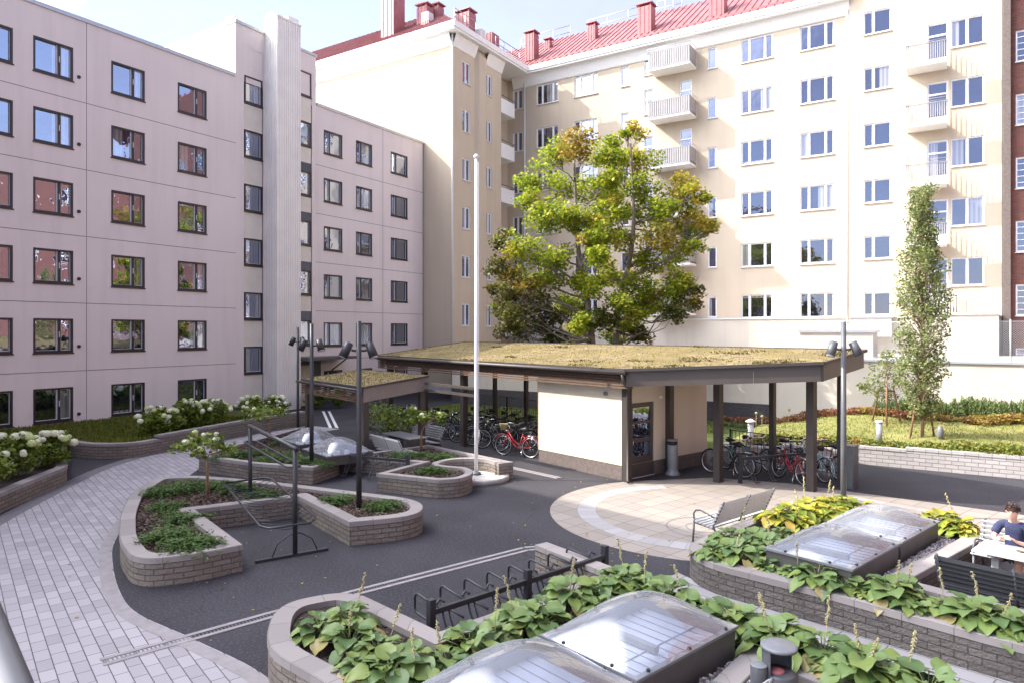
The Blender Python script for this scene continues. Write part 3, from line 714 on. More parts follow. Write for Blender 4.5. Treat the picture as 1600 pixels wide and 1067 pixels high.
    # balconies: slab, panel front or balusters, rail
    def balcony(x0,x1,z,solid,Y=ym,dep=1.4):
        s=MB(); s.prism([(x0,Y-dep),(x1,Y-dep),(x1,Y+.02),(x0,Y+.02)],z-.05,z+.17)
        o=s.build('balcony',M['trim_white'],t,True); loc=Matrix.Translation(-Vector(t.location))
        p=MB(); f=z+.2; h=1.0 if solid else .95
        if solid:
            n=int((x1-x0)/.15)
            for i in range(n):
                a=x0+(x1-x0)*i/n; p.box(a+.022,a+(x1-x0)/n-.022,Y-dep-.035,Y-dep+.02,f-.1,f+h)
            p.box(x0,x1,Y-dep+.02,Y-dep+.03,f-.1,f+h)
            for x in (x0,x1-.03): p.box(x,x+.03,Y-dep+.04,Y-.02,f-.1,f+h)
            pn=p.build('front_panel',M['balcony_panel'],o)
        else:
            n=int((x1-x0)/.105)
            for i in range(n+1):
                a=x0+(x1-x0-.05)*i/n; p.box(a,a+.05,Y-dep,Y-dep+.03,f-.05,f+h)
            for i in range(10):
                b=Y-dep+.1+i*.13
                for x in (x0,x1-.03): p.box(x,x+.03,b,b+.03,f-.05,f+h)
            p.box(x0,x1,Y-dep-.012,Y-dep+.05,f+h,f+h+.04); pn=p.build('balusters',M['balcony_panel'],o)
        pn.data.transform(loc)
        q=MB(); q.tube([(x0-.02,Y-.02,f+h+.22),(x0-.02,Y-dep-.08,f+h+.22),(x1+.02,Y-dep-.08,f+h+.22),(x1+.02,Y-.02,f+h+.22)],.02,5); q.tube([(x0-.02,Y-.02,f+h+.08),(x0-.02,Y-dep-.08,f+h+.08),(x1+.02,Y-dep-.08,f+h+.08),(x1+.02,Y-.02,f+h+.08)],.014,5)
        for x in (x0,x1): q.tube([(x,Y-dep-.05,f+h-.1),(x,Y-dep-.07,f+h+.22)],.016,5)
        if not solid: q.tube([(x0-.05,Y-.05,f+1.9),(x0-.05,Y-.05,f+1.3),(x0-.75,Y-.6,f+1.25),(x0-.05,Y-.05,f+1.9)],.014,5)
        qn=q.build('rail',M['galv'],o); qn.data.transform(loc)
    for k in range(6): balcony(-17.39,-14.44,22.3-3.39*k,True)
    for k in range(5): balcony(-1.83,.15,19.25-3.39*k,False,ymr)
    for k in range(6):
        z=20.8-3.39*k; s=MB(); s.box(-29.9,-28.35,43.3,45.2,z,z+.15); o=s.build('balcony',M['trim_white'],t,True)
        p=MB(); p.box(-28.4,-28.36,43.3,45.2,z+.1,z+1.1); p.box(-29.9,-28.4,45.16,45.2,z+.1,z+1.1); q=p.build('front_panel',M['trim_white'],o); q.data.transform(Matrix.Translation(-Vector(t.location)))
        p=MB(); p.tube([(-28.3,43.3,z+1.3),(-28.3,45.3,z+1.3),(-29.9,45.3,z+1.3)],.025,5); q=p.build('rail',M['mid_metal'],o); q.data.transform(Matrix.Translation(-Vector(t.location)))
    # ground floor bay with a white railing on top
    by=MB(); by.box(-1.2,2.45,44.3,ymr-.07,0,5.1); by.build('bay',M['white_render'],t,True)
    by=MB(); by.box(-1.3,2.55,44.2,ymr-.15,5.1,5.22); by.build('bay_coping',M['sheet_white'],t,True)
    br=MB()
    for i in range(19): br.box(-.9+i*.14,-.9+i*.14+.03,44.35,44.38,5.22,6.2)
    br.box(-.95,1.66,44.33,44.4,6.2,6.26); br.build('bay_railing',M['white_paint'],t,True)
    hb=MB(); hb.box(-4.6,-2.6,45.5,46.2,3.9,5.0); hb.build('vent_box',M['sheet_white'],t,True)
    hb=MB(); hb.box(-4.75,-2.45,45.4,46.2,5.0,5.14); hb.build('vent_box_lid',M['galv'],t,True)
    return t
old_block()
# ---- brick block on the right, turning the corner towards the camera
def brick_block():
    t=thing('brick_house','red brown brick house with white framed windows at the right edge','building',(12,46.2,0))
    def uvwall(mb,org,ang,U0,U1,Z0,Z1,ops):
        n=len(mb.f); facade(mb,org,ang,U0,U1,Z0,Z1,ops,.14)
        T=frame_T(org,ang).inverted()
        for i in range(n,len(mb.f)):
            q=[T@Vector(mb.v[k]) for k in mb.f[i]]; mb.uv[i]=[(p.x+p.y,p.z) for p in q]
    w=MB(); a=[]
    for k in range(-2,6):
        z=20.55-3.45*k
        for x in (3.3,7.6,11.9,16.2): a.append((x,x+2.3,z-1.7,z))
    uvwall(w,(0,46.1),0,3.05,23,0,31,a)
    b=[]
    for k in range(0,5):
        z=20.55-3.45*k
        for y in range(-14,45,4): b.append((-y-1.6,-y,z-1.7,z))
    uvwall(w,(23,0),R(-90),-46.1,18,0,23.0,b)
    w.build('wall',M['brick'],t,True)
    p=MB(); p.box(2.72,3.05,45.7,47,0,31); 
    o=p.build('pilaster',M['brown_plinth'],t,True)
    rf=MB(); rf.box(22.8,36,-18,46,23,23.3); rf.box(3,36,46.1,56,31,31.3); rf.build('roof',M['red_roof'],t,True)
    for x0,x1,z0,z1 in a: window(t,(0,46.1),0,x0,z0,x1-x0,z1-z0,'grid')
    m=win_meshes('w2',1.6,1.7)
    for x0,x1,z0,z1 in b: window(t,(23,0),R(-90),x0,z0,x1-x0,z1-z0,'w2',False)
    return t
brick_block()
# ---- the block behind the camera, whose shadow lies over the near yard
t=thing('courtyard_wing','pinkish grey panel wing closing the yard behind the viewpoint','building',(-27,0,0),R(-13))
mb=MB(); mb.box(-8,7.2,-14,2.6,0,19.8); mb.build('wall',M['left_wall'],t); mb=MB(); mb.box(-8.1,7.3,-14.1,2.7,19.8,20); mb.build('roof_coping',M['galv'],t)
# ---- white garden wall carrying the upper terrace
t=thing('garden_wall','long white rendered garden wall behind the lawn with a grey coping','wall',(0,32,0))
mb=MB(); mb.box(-24.4,24,32,32.4,0,2.95); mb.build('wall',M['white_render'],t,True)
mb=MB(); mb.box(-24.4,24,31.93,32.47,2.95,3.03); mb.build('coping',M['galv'],t,True)
mb=MB(); mb.box(-24.4,-6.5,31.96,31.998,0,.95); mb.build('plinth',M['plinth'],t,True)
mb=MB(); mb.poly([(-28.2,32.45),(24,32.45),(24,46.5),(-28.2,46.5)],2.9); struct(mb.build('terrace',M['concrete']))
t=thing('stair_house','low white rendered stair house with grey coping on the terrace','building',(-3.9,38,2.9))
mb=MB(); mb.prism([(-6.2,37.2),(-2.9,37.2),(-2.9,40),(-6.2,40)],2.9,4.15); mb.build('wall',M['white_render'],t,True)
mb=MB(); mb.box(-6.3,-2.8,37.1,40.1,4.15,4.28); mb.build('coping',M['galv'],t,True)
# ---- chain-link fence on the wall
def chainlink(x0,x1,y,z0,h,label):
    t=thing('chain_link_fence',label,'fence',(x0,y,z0)); p=MB(); n=max(1,round((x1-x0)/2.6))
    for i in range(n+1): x=x0+(x1-x0)*i/n; p.tube([(x,y,z0-.5),(x,y,z0+h+.08)],.03,6)
    p.tube([(x0,y,z0+h),(x1,y,z0+h)],.016,5); p.tube([(x0,y,z0+.08),(x1,y,z0+.08)],.012,5); p.build('fence_frame',M['galv'],t,True)
    w=MB(); s=.085; k=int((x1-x0+h)/s)
    for i in range(k):
        u=i*s-h
        for d in (1,-1):
            a=Vector((u,0,0)); b=Vector((u+h,0,h))
            if a.x<0: a=Vector((0,0,-u))
            if b.x>x1-x0: b=Vector((x1-x0,0,x1-x0-u))
            if b.z-a.z<.05: continue
            if d<0: a.x,b.x=x1-x0-a.x,x1-x0-b.x
            o=Vector((x0,y+.004*d,z0)); w.bar(o+a,o+b,.007,.007)
    w.build('mesh',M['galv'],t,True); return t
chainlink(-3.55,5.0,32.2,3.03,1.55,'galvanised chain link fence on top of the white garden wall')
# ================================================================ planters
def wall_uv(mb,poly,z0,z1,closed=True,flip=False):
    L=0; n=len(poly)
    for i in range(n if closed else n-1):
        a=poly[i]; b=poly[(i+1)%n]; d=math.hypot(b[0]-a[0],b[1]-a[1])
        q=[(a[0],a[1],z0),(b[0],b[1],z0),(b[0],b[1],z1),(a[0],a[1],z1)]; u=[(L,z0),(L+d,z0),(L+d,z1),(L,z1)]
        if flip: q=q[::-1]; u=u[::-1]
        mb.quad(*q,u); L+=d
def planter(label,pts,h=.48,capw=.27,wallm='block',soil=.40,group='block walled planters',soil_m='soil'):
    out=ccw(rpoly(pts)); inn=inset(out,capw); c=sum((Vector(p) for p in out),Vector((0,0)))/len(out)
    t=thing('planter',label,'planter',(c.x,c.y,0),0,group)
    w=MB(); wall_uv(w,inset(out,.012),0,h-.095); w.build('wall',M[wallm],t,True)
    cp=MB(); wall_uv(cp,out,h-.097,h-.012); wall_uv(cp,inn,soil-.15,h,True,True); L=0; n=len(out); oi=inset(out,.012)
    for i in range(n):
        j=(i+1)%n; d=math.hypot(out[j][0]-out[i][0],out[j][1]-out[i][1])
        cp.quad((*oi[i],h),(*oi[j],h),(*inn[j],h),(*inn[i],h),[(L,0),(L+d,0),(L+d,capw),(L,capw)])
        cp.quad((*out[i],h-.012),(*out[j],h-.012),(*oi[j],h),(*oi[i],h),[(L,0),(L+d,0),(L+d,.01),(L,.01)]); L+=d
    cp.build('capstone',M['cap'],t,True)
    s=MB(); s.poly(inset(out,capw-.03),soil); s.build('soil',M[soil_m],t,True)
    return t,inn
Z=.48
A_=lambda x,y,z=Z:at(x,y,z)
midL=[(-12.55,6.6,.5),(-14.2,7.5,.6),(-15.86,8.6,.5),(-17.1,9.95,.55),(-16.4,10.62,.5),(-14.04,11.2,.6),(-11.51,11.53,.5),(-9.75,11.75,.9),(-8.95,10.75,.7),(-9.84,9.59),(-12.33,10.48),(-13.28,8.56),(-10.37,7.59),(-10.62,6.8,.3),(-11.15,6.1,.6)]
pl_mid,in_mid=planter('horseshoe planter of tan blocks around the carpet beating rack, planted with junipers',midL)
bA=A_(575,930);bB=A_(687,985);bC=A_(948,894);bD=A_(834,850)
front=[(-6.95,5.25,.8),(-7.75,6.15,.8),(-7.35,6.95,.35),(bA[0]-.05,bA[1]-.02),bB,bC,A_(985,891),(-3.91,9.80,.5),(-2.76,9.27,.5),(-1.12,8.84,.5),(3.6,7.6),(3.4,6.75),A_(1262,1060),A_(1196,1030),(-3.0,3.4),(-3.1,3.0),(-5.4,5.0,.3)]
front=[(p[0],p[1],p[2] if len(p)>2 else 0) for p in front]
n1,n2=A_(427,1008),A_(511,1067)
front[0]=(n1[0]-.05,n1[1]-.1,.5); front[-1]=(n2[0],n2[1],.3); front[-2]=(n2[0]+3.2,n2[1]-1.05); front[-3]=(n2[0]+3.3,n2[1]-.8)
pl_front,in_front=planter('nearest planter of tan blocks with two clear skylight domes and leafy hostas',front)
b0,b1,b2=at(1078,908),at(1300,980),at(1532,1052)
right=[(b0[0]+.35,b0[1]-.32,.5),(b0[0]-.18,b0[1]+.28,.55),(-3.72,12.3,.4),(-2.82,16.14,.4),(-2.05,17.3,.6),(-.06,16.75,.5),(.75,15.5,.4),(.43,14.42),(-.45,11.85),(.9,11.42),(3.6,10.7),(3.4,9.55),b2,b1]
right=[(p[0],p[1],p[2] if len(p)>2 else 0) for p in right]
pl_right,in_right=planter('long planter of grey blocks beside the plaza with hostas and two clear skylight domes',right,wallm='block_grey')
back=[at(310,736),at(400,750),at(489,757),A_(545,712),A_(656,721),A_(588,739),A_(685,749),(*A_(722,747),.5),(*A_(742,738),.5),(*A_(733,729),.4),(*A_(700,727),.4),(*A_(681,724),.5),(*A_(703,717),.5),(*A_(732,715.5),.4),(*A_(762,717),.4),A_(779,724),A_(803,721),A_(671,694),A_(586,705),A_(545,690),(*A_(470,666),.5),A_(425,679),A_(365,694)]
back=[(p[0],p[1],p[2] if len(p)>2 else 0) for p in back]
pl_back,in_back=planter('winding back planter of tan blocks curling around the white flagpole',back,capw=.2)
hl=[A_(-60,800),A_(0,770),A_(60,745.5),(*A_(108,727),.35),(-21.3,9.7,.3),(-24.5,7.6,.4),(-20.5,4.4)]
hl=[(p[0],p[1],p[2] if len(p)>2 else 0) for p in hl]
pl_hl,in_hl=planter('low planter of tan blocks at the left edge holding a white hydrangea',hl,wallm='block')
def strip_wall(name,label,path,hs,wallm,th=.28,cap=True):
    P=[Vector(p) for p in path]; n=len(P); t=thing(name,label,'wall',(P[0].x,P[0].y,0)); w=MB(); c=MB(); L=0
    N=[]
    for i in range(n):
        d=(P[min(n-1,i+1)]-P[max(0,i-1)]).normalized(); N.append(Vector((-d.y,d.x)))
    H=lambda i:hs if not hasattr(hs,'__len__') else hs[i]
    for i in range(n-1):
        a,b=P[i],P[i+1]; d=(b-a).length; a2,b2=a+N[i]*th,b+N[i+1]*th; h=H(i); hw=h-(.09 if cap else 0)
        w.quad((*a,0),(*b,0),(*b,hw),(*a,hw),[(L,0),(L+d,0),(L+d,hw),(L,hw)])
        w.quad((*b2,0),(*a2,0),(*a2,hw),(*b2,hw),[(L+d,0),(L,0),(L,hw),(L+d,hw)])
        for p,q in ((a,a2),) if i==0 else ((b,b2),) if i==n-2 else (): w.quad((*q,0),(*p,0),(*p,hw),(*q,hw),[(0,0),(th,0),(th,hw),(0,hw)])
        o=-N[i]*.012
        c.add([(*(a+o),hw),(*(b-N[i+1]*.012),hw),(*b2,hw),(*a2,hw),(*(a+o),h),(*(b-N[i+1]*.012),h),(*b2,h),(*a2,h)],[(4,5,6,7),(0,1,5,4),(2,3,7,6),(1,2,6,5),(3,0,4,7)],
          [[(L,0),(L+d,0),(L+d,.28),(L,.28)],[(L,0),(L+d,0),(L+d,.08),(L,.08)],[(L,0),(L+d,0),(L+d,.08),(L,.08)],[(0,0),(.2,0),(.2,.08),(0,.08)],[(0,0),(.2,0),(.2,.08),(0,.08)]]); L+=d
    w.build('wall',M[wallm],t,True); c.build('capstone',M['cap' if wallm!='retain_block' else 'retain_block'],t,True); return t
hp=smooth_path([A_(104,690),A_(150,694),A_(205,692.5),A_(250,686),A_(300,677),A_(350,668),A_(410,657.5),A_(477,647)],4)
hs=[.5 if p[1]<13.2 else .63 for p in hp]
strip_wall('block_wall','curved tan block wall holding back the hydrangea bed along the pinkish block',hp,hs,'block')
strip_wall('block_wall','pale grey block wall retaining the sunny lawn behind the shelter',[(-6.9,24.3),(-4.6,24.28),(-2.6,24.25),(-1,24.22),(3.2,24.2),(8,24.2),(20,24.1)],[.28,.42,.58,.64,.66,.66,.66],'retain_block',cap=True)
strip_wall('block_wall','short tan block wall arm closing the far end of the empty rack bay',[A_(836,850.5),A_(950,895)],.48,'block',.27)
# mulch, gravel
def scatter(name,polys,n,size,mat,z,flat=.35,rng=None,holes=()):
    rng=rng or random.Random(5); mb=MB(); xs=[p[0] for q in polys for p in q]; ys=[p[1] for q in polys for p in q]; k=0; tries=0
    while k<n and tries<n*30:
        tries+=1; x=rng.uniform(min(xs),max(xs)); y=rng.uniform(min(ys),max(ys))
        if not any(inside((x,y),q) for q in polys) or any(inside((x,y),q) for q in holes): continue
        zz=z(x,y) if callable(z) else z
        s=size*rng.uniform(.5,1.4); a=rng.uniform(0,6.3); l,w,h=s,s*rng.uniform(.35,.8),s*flat*rng.uniform(.5,1.3); ca,sa=math.cos(a),math.sin(a); tl=rng.uniform(-.3,.3)*s
        b=[(-l,-w*.7),(l*.6,-w),(l,w*.5),(-l*.4,w)]
        v=[(x+(px*ca-py*sa)/2,y+(px*sa+py*ca)/2,zz-.01) for px,py in b]+[(x+(px*ca-py*sa)*.4,y+(px*sa+py*ca)*.4,zz+h+tl*(1 if i in(0,3) else -1)*.5) for i,(px,py) in enumerate(b)]
        mb.add(v,[(4,5,6,7),(0,1,5,4),(1,2,6,5),(2,3,7,6),(3,0,4,7)]); k+=1
    return stuff(mb.build(name,mat))
def on_soil(n,lo,hi): return n
tag(scatter('bark_mulch',[inset(in_mid,.04)],5200,.075,M['chip'],.402),'dark bark mulch spread in the juniper planter','mulch')
tag(scatter('bark_mulch',[inset(in_back,.04)],3800,.075,M['chip'],.402,rng=random.Random(8)),'dark bark mulch spread in the flagpole planter','mulch')
tag(scatter('bark_mulch',[inset(in_front,.04)],2600,.05,M['chip'],.402,rng=random.Random(9)),'dark bark mulch under the hostas of the nearest planter','mulch')
tag(scatter('bark_mulch',[inset(in_right,.04)],2600,.05,M['chip'],.402,rng=random.Random(10)),'dark bark mulch under the hostas of the plaza planter','mulch')
TH=R(-16); U=Vector((math.cos(TH),math.sin(TH))); V=Vector((-U.y,U.x))
def lp(o,u,v): p=Vector(o)+U*u+V*v; return (p.x,p.y)
# ---------------------------------------------------------------- skylights
def skylight(label,o,w,d,z,curb,hd=.42,rz=TH):
    """acrylic dome bolted on a metal curb; o is its near left corner"""
    c=Vector(o)+Vector((math.cos(rz),math.sin(rz)))*w/2+Vector((-math.sin(rz),math.cos(rz)))*d/2
    t=thing('skylight',label,'skylight',(c.x,c.y,z-curb),rz,'clear dome skylights in the planters')
    cb=MB(); a,b=w/2,d/2
    for x0,x1,y0,y1 in((-a+.03,a-.03,-b+.03,-b+.09),(-a+.03,a-.03,b-.09,b-.03),(-a+.03,-a+.09,-b+.09,b-.09),(a-.09,a-.03,-b+.09,b-.09)): cb.box(x0,x1,y0,y1,-.05,curb-.03)
    cb.build('curb',M['curb'],t)
    fr=MB(); e=.07
    for x0,x1,y0,y1 in((-a,a,-b,-b+e),(-a,a,b-e,b),(-a,-a+e,-b+e,b-e),(a-e,a,-b+e,b-e)): fr.box(x0,x1,y0,y1,curb-.03,curb)
    fr.build('frame',M['grey_metal'],t)
    pn=MB(); zz=curb-.16; pn.poly([(-a+.09,-b+.09),(a-.09,-b+.09),(a-.09,b-.09),(-a+.09,b-.09)],zz)
    pn.build('light_panel',M['skylight_panel'],t)
    gl=MB(); k=11
    for i in range(1,k): y=-b+.09+(d-.18)*i/k; gl.box(-a+.09,a-.09,y-.004,y+.004,zz+.004,zz+.012)
    for x in (.12*w,): gl.box(x-.004,x+.004,-b+.09,b-.09,zz+.004,zz+.016)
    gl.box(-a+.2,a-.4,-.12,-.04,zz+.02,zz+.09)
    gl.build('panel_grid',M['grey_metal'],t)
    dm=MB(); dm.smooth=True; n=22; vs=[]
    for j in range(n+1):
        for i in range(n+1):
            u=-1+2*i/n; v=-1+2*j/n; f=((1-abs(u)**2.)*(1-abs(v)**2.))**.9
            vs.append((u*(a-.01),v*(b-.01),curb+.004+hd*f))
    dm.add(vs,[(j*(n+1)+i,j*(n+1)+i+1,(j+1)*(n+1)+i+1,(j+1)*(n+1)+i) for j in range(n) for i in range(n)])
    dm.build('dome',M['acrylic'],t)
    for i in range(3):
        for x in (-a+.035,a-.035):
            q=MB(); q.lathe((x,-b+d*(.12+.38*i),curb+.004),[(.022,0),(.022,.022),(.012,.03)],10); q.build('bolt',M['rubber'],t)
    for x in (-.25*w,.25*w):
        for y in (-b+.035,b-.035):
            q=MB(); q.lathe((x,y,curb+.004),[(.022,0),(.022,.022),(.012,.03)],10); q.build('bolt',M['rubber'],t)
    return t
S1=at(843,991,.78); S1n=at(990,1060,.78)
wf=1.37; df=1.9
o1=Vector(S1)
skylight('clear skylight dome in the nearest planter, in front of the grey litter bin',o1,wf,df,.78,.36,.38)
skylight('clear skylight dome cut by the bottom edge of the photo',o1-V*(df+.05),wf,df,.78,.36,.38)
S2=Vector(at(1193,855,.76))
skylight('clear skylight dome at the near end of the plaza planter',S2,wf,df,.76,.34,.30)
skylight('clear skylight dome at the far, sunlit end of the plaza planter',S2+V*(df+.05),wf,df,.76,.34,.30)
S3=Vector((-16.45,14.1)); U3=Vector((math.cos(R(-18)),math.sin(R(-18))))
skylight('clear skylight dome in the back planter, nearer to the rack bay',S3,1.75,1.5,.66,.24,.38,R(-18))
skylight('clear skylight dome in the back planter, left of its twin behind the lamp post',S3-U3*2.45+Vector((.05,.2)),1.75,1.5,.66,.24,.38,R(-18))
# gravel strips beside the skylights
gs1=[tuple(o1+U*(wf+.03)+V*(-2.0)),tuple(o1+U*(wf+.5)+V*(-2.0)),tuple(o1+U*(wf+.5)+V*1.75),tuple(o1+U*(wf+.03)+V*1.9)]
gs2=[tuple(S2+U*(wf+.03)),(-.62,11.9),(.15,14.3),tuple(S2+U*(wf+.25)+V*3.9),tuple(S2+U*(wf+.03)+V*3.9)]
for g,l,sd in ((gs1,'grey gravel strip beside the nearest skylights',3),(gs2,'grey gravel strip beside the skylights of the plaza planter',4)):
    b=MB(); b.poly(ccw(g),.415); struct(b.build('gravel_bed',M['gravel']))
    tag(scatter('gravel',[ccw(g)],1500,.045,M['stone'],.42,.6,random.Random(sd)),l,'gravel')
# ---------------------------------------------------------------- bicycle shelter
SO=(-7.54,17.89); SR=R(-18)
sh=thing('bicycle_shelter','long brown bicycle shelter with a green sedum roof and a cream walled room','shelter',(*SO,0),SR)
zt=lambda v:3.2+.113*v
def slope(mb,poly,o0,o1):
    poly=ccw(poly); n=len(poly); vs=[(x,y,zt(y)+o0) for x,y in poly]+[(x,y,zt(y)+o1) for x,y in poly]
    mb.add(vs,[tuple(range(n-1,-1,-1)),tuple(range(n,2*n))]+[(i,(i+1)%n,n+(i+1)%n,n+i) for i in range(n)])
RP=[(-13.75,-.42),(.35,-.42),(4.65,2.0),(4.65,4.35),(-13.75,4.35)]
m=MB(); slope(m,inset(ccw(RP),.06),-.16,-.03); m.build('roof_deck',M['brown_metal'],sh)
m=MB(); slope(m,inset(ccw(RP),.05),-.028,.015); m.build('sedum_layer',M['sedum'],sh)
m=MB()
for a,b in ((RP[0],RP[1]),(RP[1],RP[2]),(RP[2],RP[3]),(RP[3],RP[4]),(RP[4],RP[0])):
    m.bar((*a,zt(a[1])),(*b,zt(b[1])),.09,.075)
m.build('roof_edge',M['brown_metal'],sh)
# sheet fascias on the cut corner and the right end
for a,b in ((RP[1],RP[2]),(RP[2],RP[3])):
    a=Vector(a);b=Vector(b); d=(b-a).normalized(); n=Vector((-d.y,d.x))*.05; k=3 if (b-a).length>3 else 2
    f=MB()
    for i in range(k):
        p=a.lerp(b,i/k)+n; q=a.lerp(b,(i+.996)/k)+n
        f.add([(p.x,p.y,zt(p.y)-.46),(q.x,q.y,zt(q.y)-.46),(q.x,q.y,zt(q.y)-.04),(p.x,p.y,zt(p.y)-.04),(p.x+n.x*.6,p.y+n.y*.6,zt(p.y)-.46),(q.x+n.x*.6,q.y+n.y*.6,zt(q.y)-.46),(q.x+n.x*.6,q.y+n.y*.6,zt(q.y)-.04),(p.x+n.x*.6,p.y+n.y*.6,zt(p.y)-.04)],[(0,1,2,3),(7,6,5,4),(0,4,5,1),(2,6,7,3)])
    f.build('fascia',M['brown_fascia'],sh)
m=MB()
for i in range(6):
    z=3.02-.072*i; m.bar((-13.7,-.30,z),(.25,-.30,z),.03,.045); m.bar((-13.66,-.3,z),(-13.66,4.2,z+.4),.03,.045)
    m.bar((.28,-.3,z),(.33,-.1,z),.03,.045)
m.build('slat_screen',M['slat_wood'],sh)
m=MB(); m.tube([(-13.9,-.5,3.1),(.42,-.5,3.08)],.06,8); m.build('gutter',M['brown_metal'],sh)
m=MB(); m.tube([(.3,-.5,3.05),(.3,-.42,2.8),(.16,-.1,2.6),(.16,-.1,.12),(.26,-.2,.06)],.045,8); m.build('downpipe',M['brown_metal'],sh)
m=MB()
for v in (0.,4.0): m.box(-13.5,-.2 if v==0 else 4.3,v-.06,v+.06,zt(v)-.42,zt(v)-.17)
for u in (-13.2,-10.4,-7.7): m.bar((u,0,2.78),(u,4,3.2),.1,.16)
m.build('roof_beam',M['brown_metal'],sh)
for u,v in ((.02,.02),(1.66,1.99),(3.88,2.9),(4.1,4.1),(-13.2,0),(-10.45,0),(-7.7,-.05),(-13.2,4),(-11,4),(-8.9,4),(-7.4,4),(-5.4,4),(-4.6,4),(2.1,4.1),(-.02,1.98)):
    m=MB(); s=.1 if v<3.9 else .075; m.box(u-s,u+s,v-s,v+s,0,zt(v)-.17); m.box(u-.11,u+.11,v-.11,v+.11,0,.02); m.build('post',M['brown_metal'],sh)
m=MB(); m.T=None
# room walls: front wall faces the yard, the right wall holds the door
facade(m,(-3.7,.02),0,0,3.62,.42,zt(0)-.3,[])
facade(m,(-.09,0),R(90),.1,4.0,.42,zt(2)-.17,[(.32,1.36,.42,2.16)],.1)
facade(m,(-3.7,0),R(-90),-4.0,0,.42,zt(0)-.2,[]); facade(m,(-.09,4.0),R(180),0,3.6,.42,zt(4)-.2,[])
m.build('room_wall',M['shed_wall'],sh)
m=MB(); m.box(-3.69,-.1,.035,.3,0,.42); m.box(-.4,-.1,1.38,3.99,0,.42); m.box(-3.69,-3.4,.3,3.99,0,.42); m.build('plinth',M['brown_plinth'],sh)
m=MB(); y0,y1=.34,1.34; x=-.14
for a,b,c,d in ((y0,y0+.1,.02,2.14),(y1-.1,y1,.02,2.14),(y0+.1,y1-.1,.02,.62),(y0+.1,y1-.1,1.02,1.12),(y0+.1,y1-.1,1.55,1.62),(y0+.1,y1-.1,2.02,2.14)): m.box(x-.04,x+.02,a,b,c,d)
dr=m.build('door',M['brown_fascia'],sh)
m=MB(); m.quad((x-.01,y0+.1,.62),(x-.01,y1-.1,.62),(x-.01,y1-.1,2.02),(x-.01,y0+.1,2.02),[(0,0),(1,0),(1,1),(0,1)]); m.build('pane',M['glass'],dr)
m=MB(); m.tube([(x+.02,y0+.06,.98),(x+.07,y0+.06,.98),(x+.07,y0+.06,1.1),(x+.02,y0+.06,1.1)],.012,6); m.build('handle',M['chrome'],dr)
m=MB(); m.box(-.42,-.1,.3,1.4,0,.03); m.build('doorstep',M['concrete'],sh)
m=MB(); m.lathe((-.75,-.02,2.42),[(.06,-.04),(.06,.03),(.03,.06)],10,'y'); m.build('wall_light',M['grey_metal'],sh); m=MB(); m.ball((-.05,1.62,2.28),.055,10,6); m.build('wall_light',M['white_paint'],sh)
def tufts(name,poly,n,rng,zf,h=.06,parent=None,mat='sedum_tuft'):
    mb=MB(); xs=[p[0] for p in poly]; ys=[p[1] for p in poly]; k=0
    while k<n:
        x=rng.uniform(min(xs),max(xs)); y=rng.uniform(min(ys),max(ys))
        if not inside((x,y),poly): continue
        k+=1; z=zf(x,y); c=rng.random()
        for q in range(3):
            a=rng.uniform(0,6.28); l=h*rng.uniform(.5,1.5); w=h*.35; dx,dy=math.cos(a),math.sin(a)
            mb.add([(x-dy*w,y+dx*w,z),(x+dy*w,y-dx*w,z),(x+dx*l*.8+dy*w*.4,y+dy*l*.8-dx*w*.4,z+l*.8),(x+dx*l,y+dy*l,z+l)],[(0,1,2,3)])
    return stuff(mb.build(name,M[mat],parent))
tufts('roof_plants',inset(ccw(RP),.07),5000,random.Random(3),lambda x,y:zt(y)+.012,.026,sh)
rq=random.Random(31)
for q in range(26):
    e=rq.randrange(5); a=Vector(RP[e]).lerp(Vector(RP[(e+1)%5]),rq.random()); c=Vector((-4.6,2.)); a=a.lerp(c,rq.uniform(.01,.03) if q%2 else rq.uniform(.05,.6)); w=rq.uniform(.15,.5)
    pg=[(a.x+w*1.6*math.cos(t_),a.y+w*.6*math.sin(t_)) for t_ in np.linspace(0,5.6,8)]; pg=[p for p in pg if inside(p,ccw(RP))]
    if len(pg)>3: tufts('roof_plants',pg,45,rq,lambda x,y:zt(y)+.012,.055,sh)
m=MB(); m.box(4.2,4.48,3.95,4.3,0,1.12); m.box(4.18,4.5,3.93,4.32,1.12,1.15); m.build('cabinet',M['mid_metal'],sh)
# ---------------------------------------------------------------- pavilion
PO=(-15.55,15.85); pv=thing('pavilion','small brown open pavilion with a brown and green sedum roof and slatted eaves','shelter',(*PO,0),SR)
PP=[(-4.75,-.12),(.12,-.12),(.12,2.3),(-4.75,2.3)]
zt0=zt; zt=lambda v:2.45+.11*v
m=MB(); slope(m,inset(ccw(PP),.05),-.14,-.02); m.build('roof_deck',M['brown_metal'],pv)
m=MB(); slope(m,inset(ccw(PP),.05),-.018,.02); m.build('sedum_layer',M['sedum'],pv)
m=MB()
for i in range(4): a,b=PP[i],PP[(i+1)%4]; m.bar((*a,zt(a[1])),(*b,zt(b[1])),.07,.06)
m.build('roof_edge',M['brown_metal'],pv)
m=MB(); a,b=PP[1],PP[2]; m.add([(a[0],a[1],zt(a[1])-.47),(b[0],b[1],zt(b[1])-.47),(b[0],b[1],zt(b[1])-.03),(a[0],a[1],zt(a[1])-.03),(a[0]-.03,a[1],zt(a[1])-.47),(b[0]-.03,b[1],zt(b[1])-.47),(b[0]-.03,b[1],zt(b[1])-.03),(a[0]-.03,a[1],zt(a[1])-.03)],[(0,1,2,3),(7,6,5,4),(0,4,5,1),(2,6,7,3),(1,5,6,2)]); m.build('fascia',M['fascia_lit'],pv)
m=MB()
for i in range(6): z=2.3-.068*i; m.bar((-4.75,-.1,z),(.1,-.1,z),.03,.045)
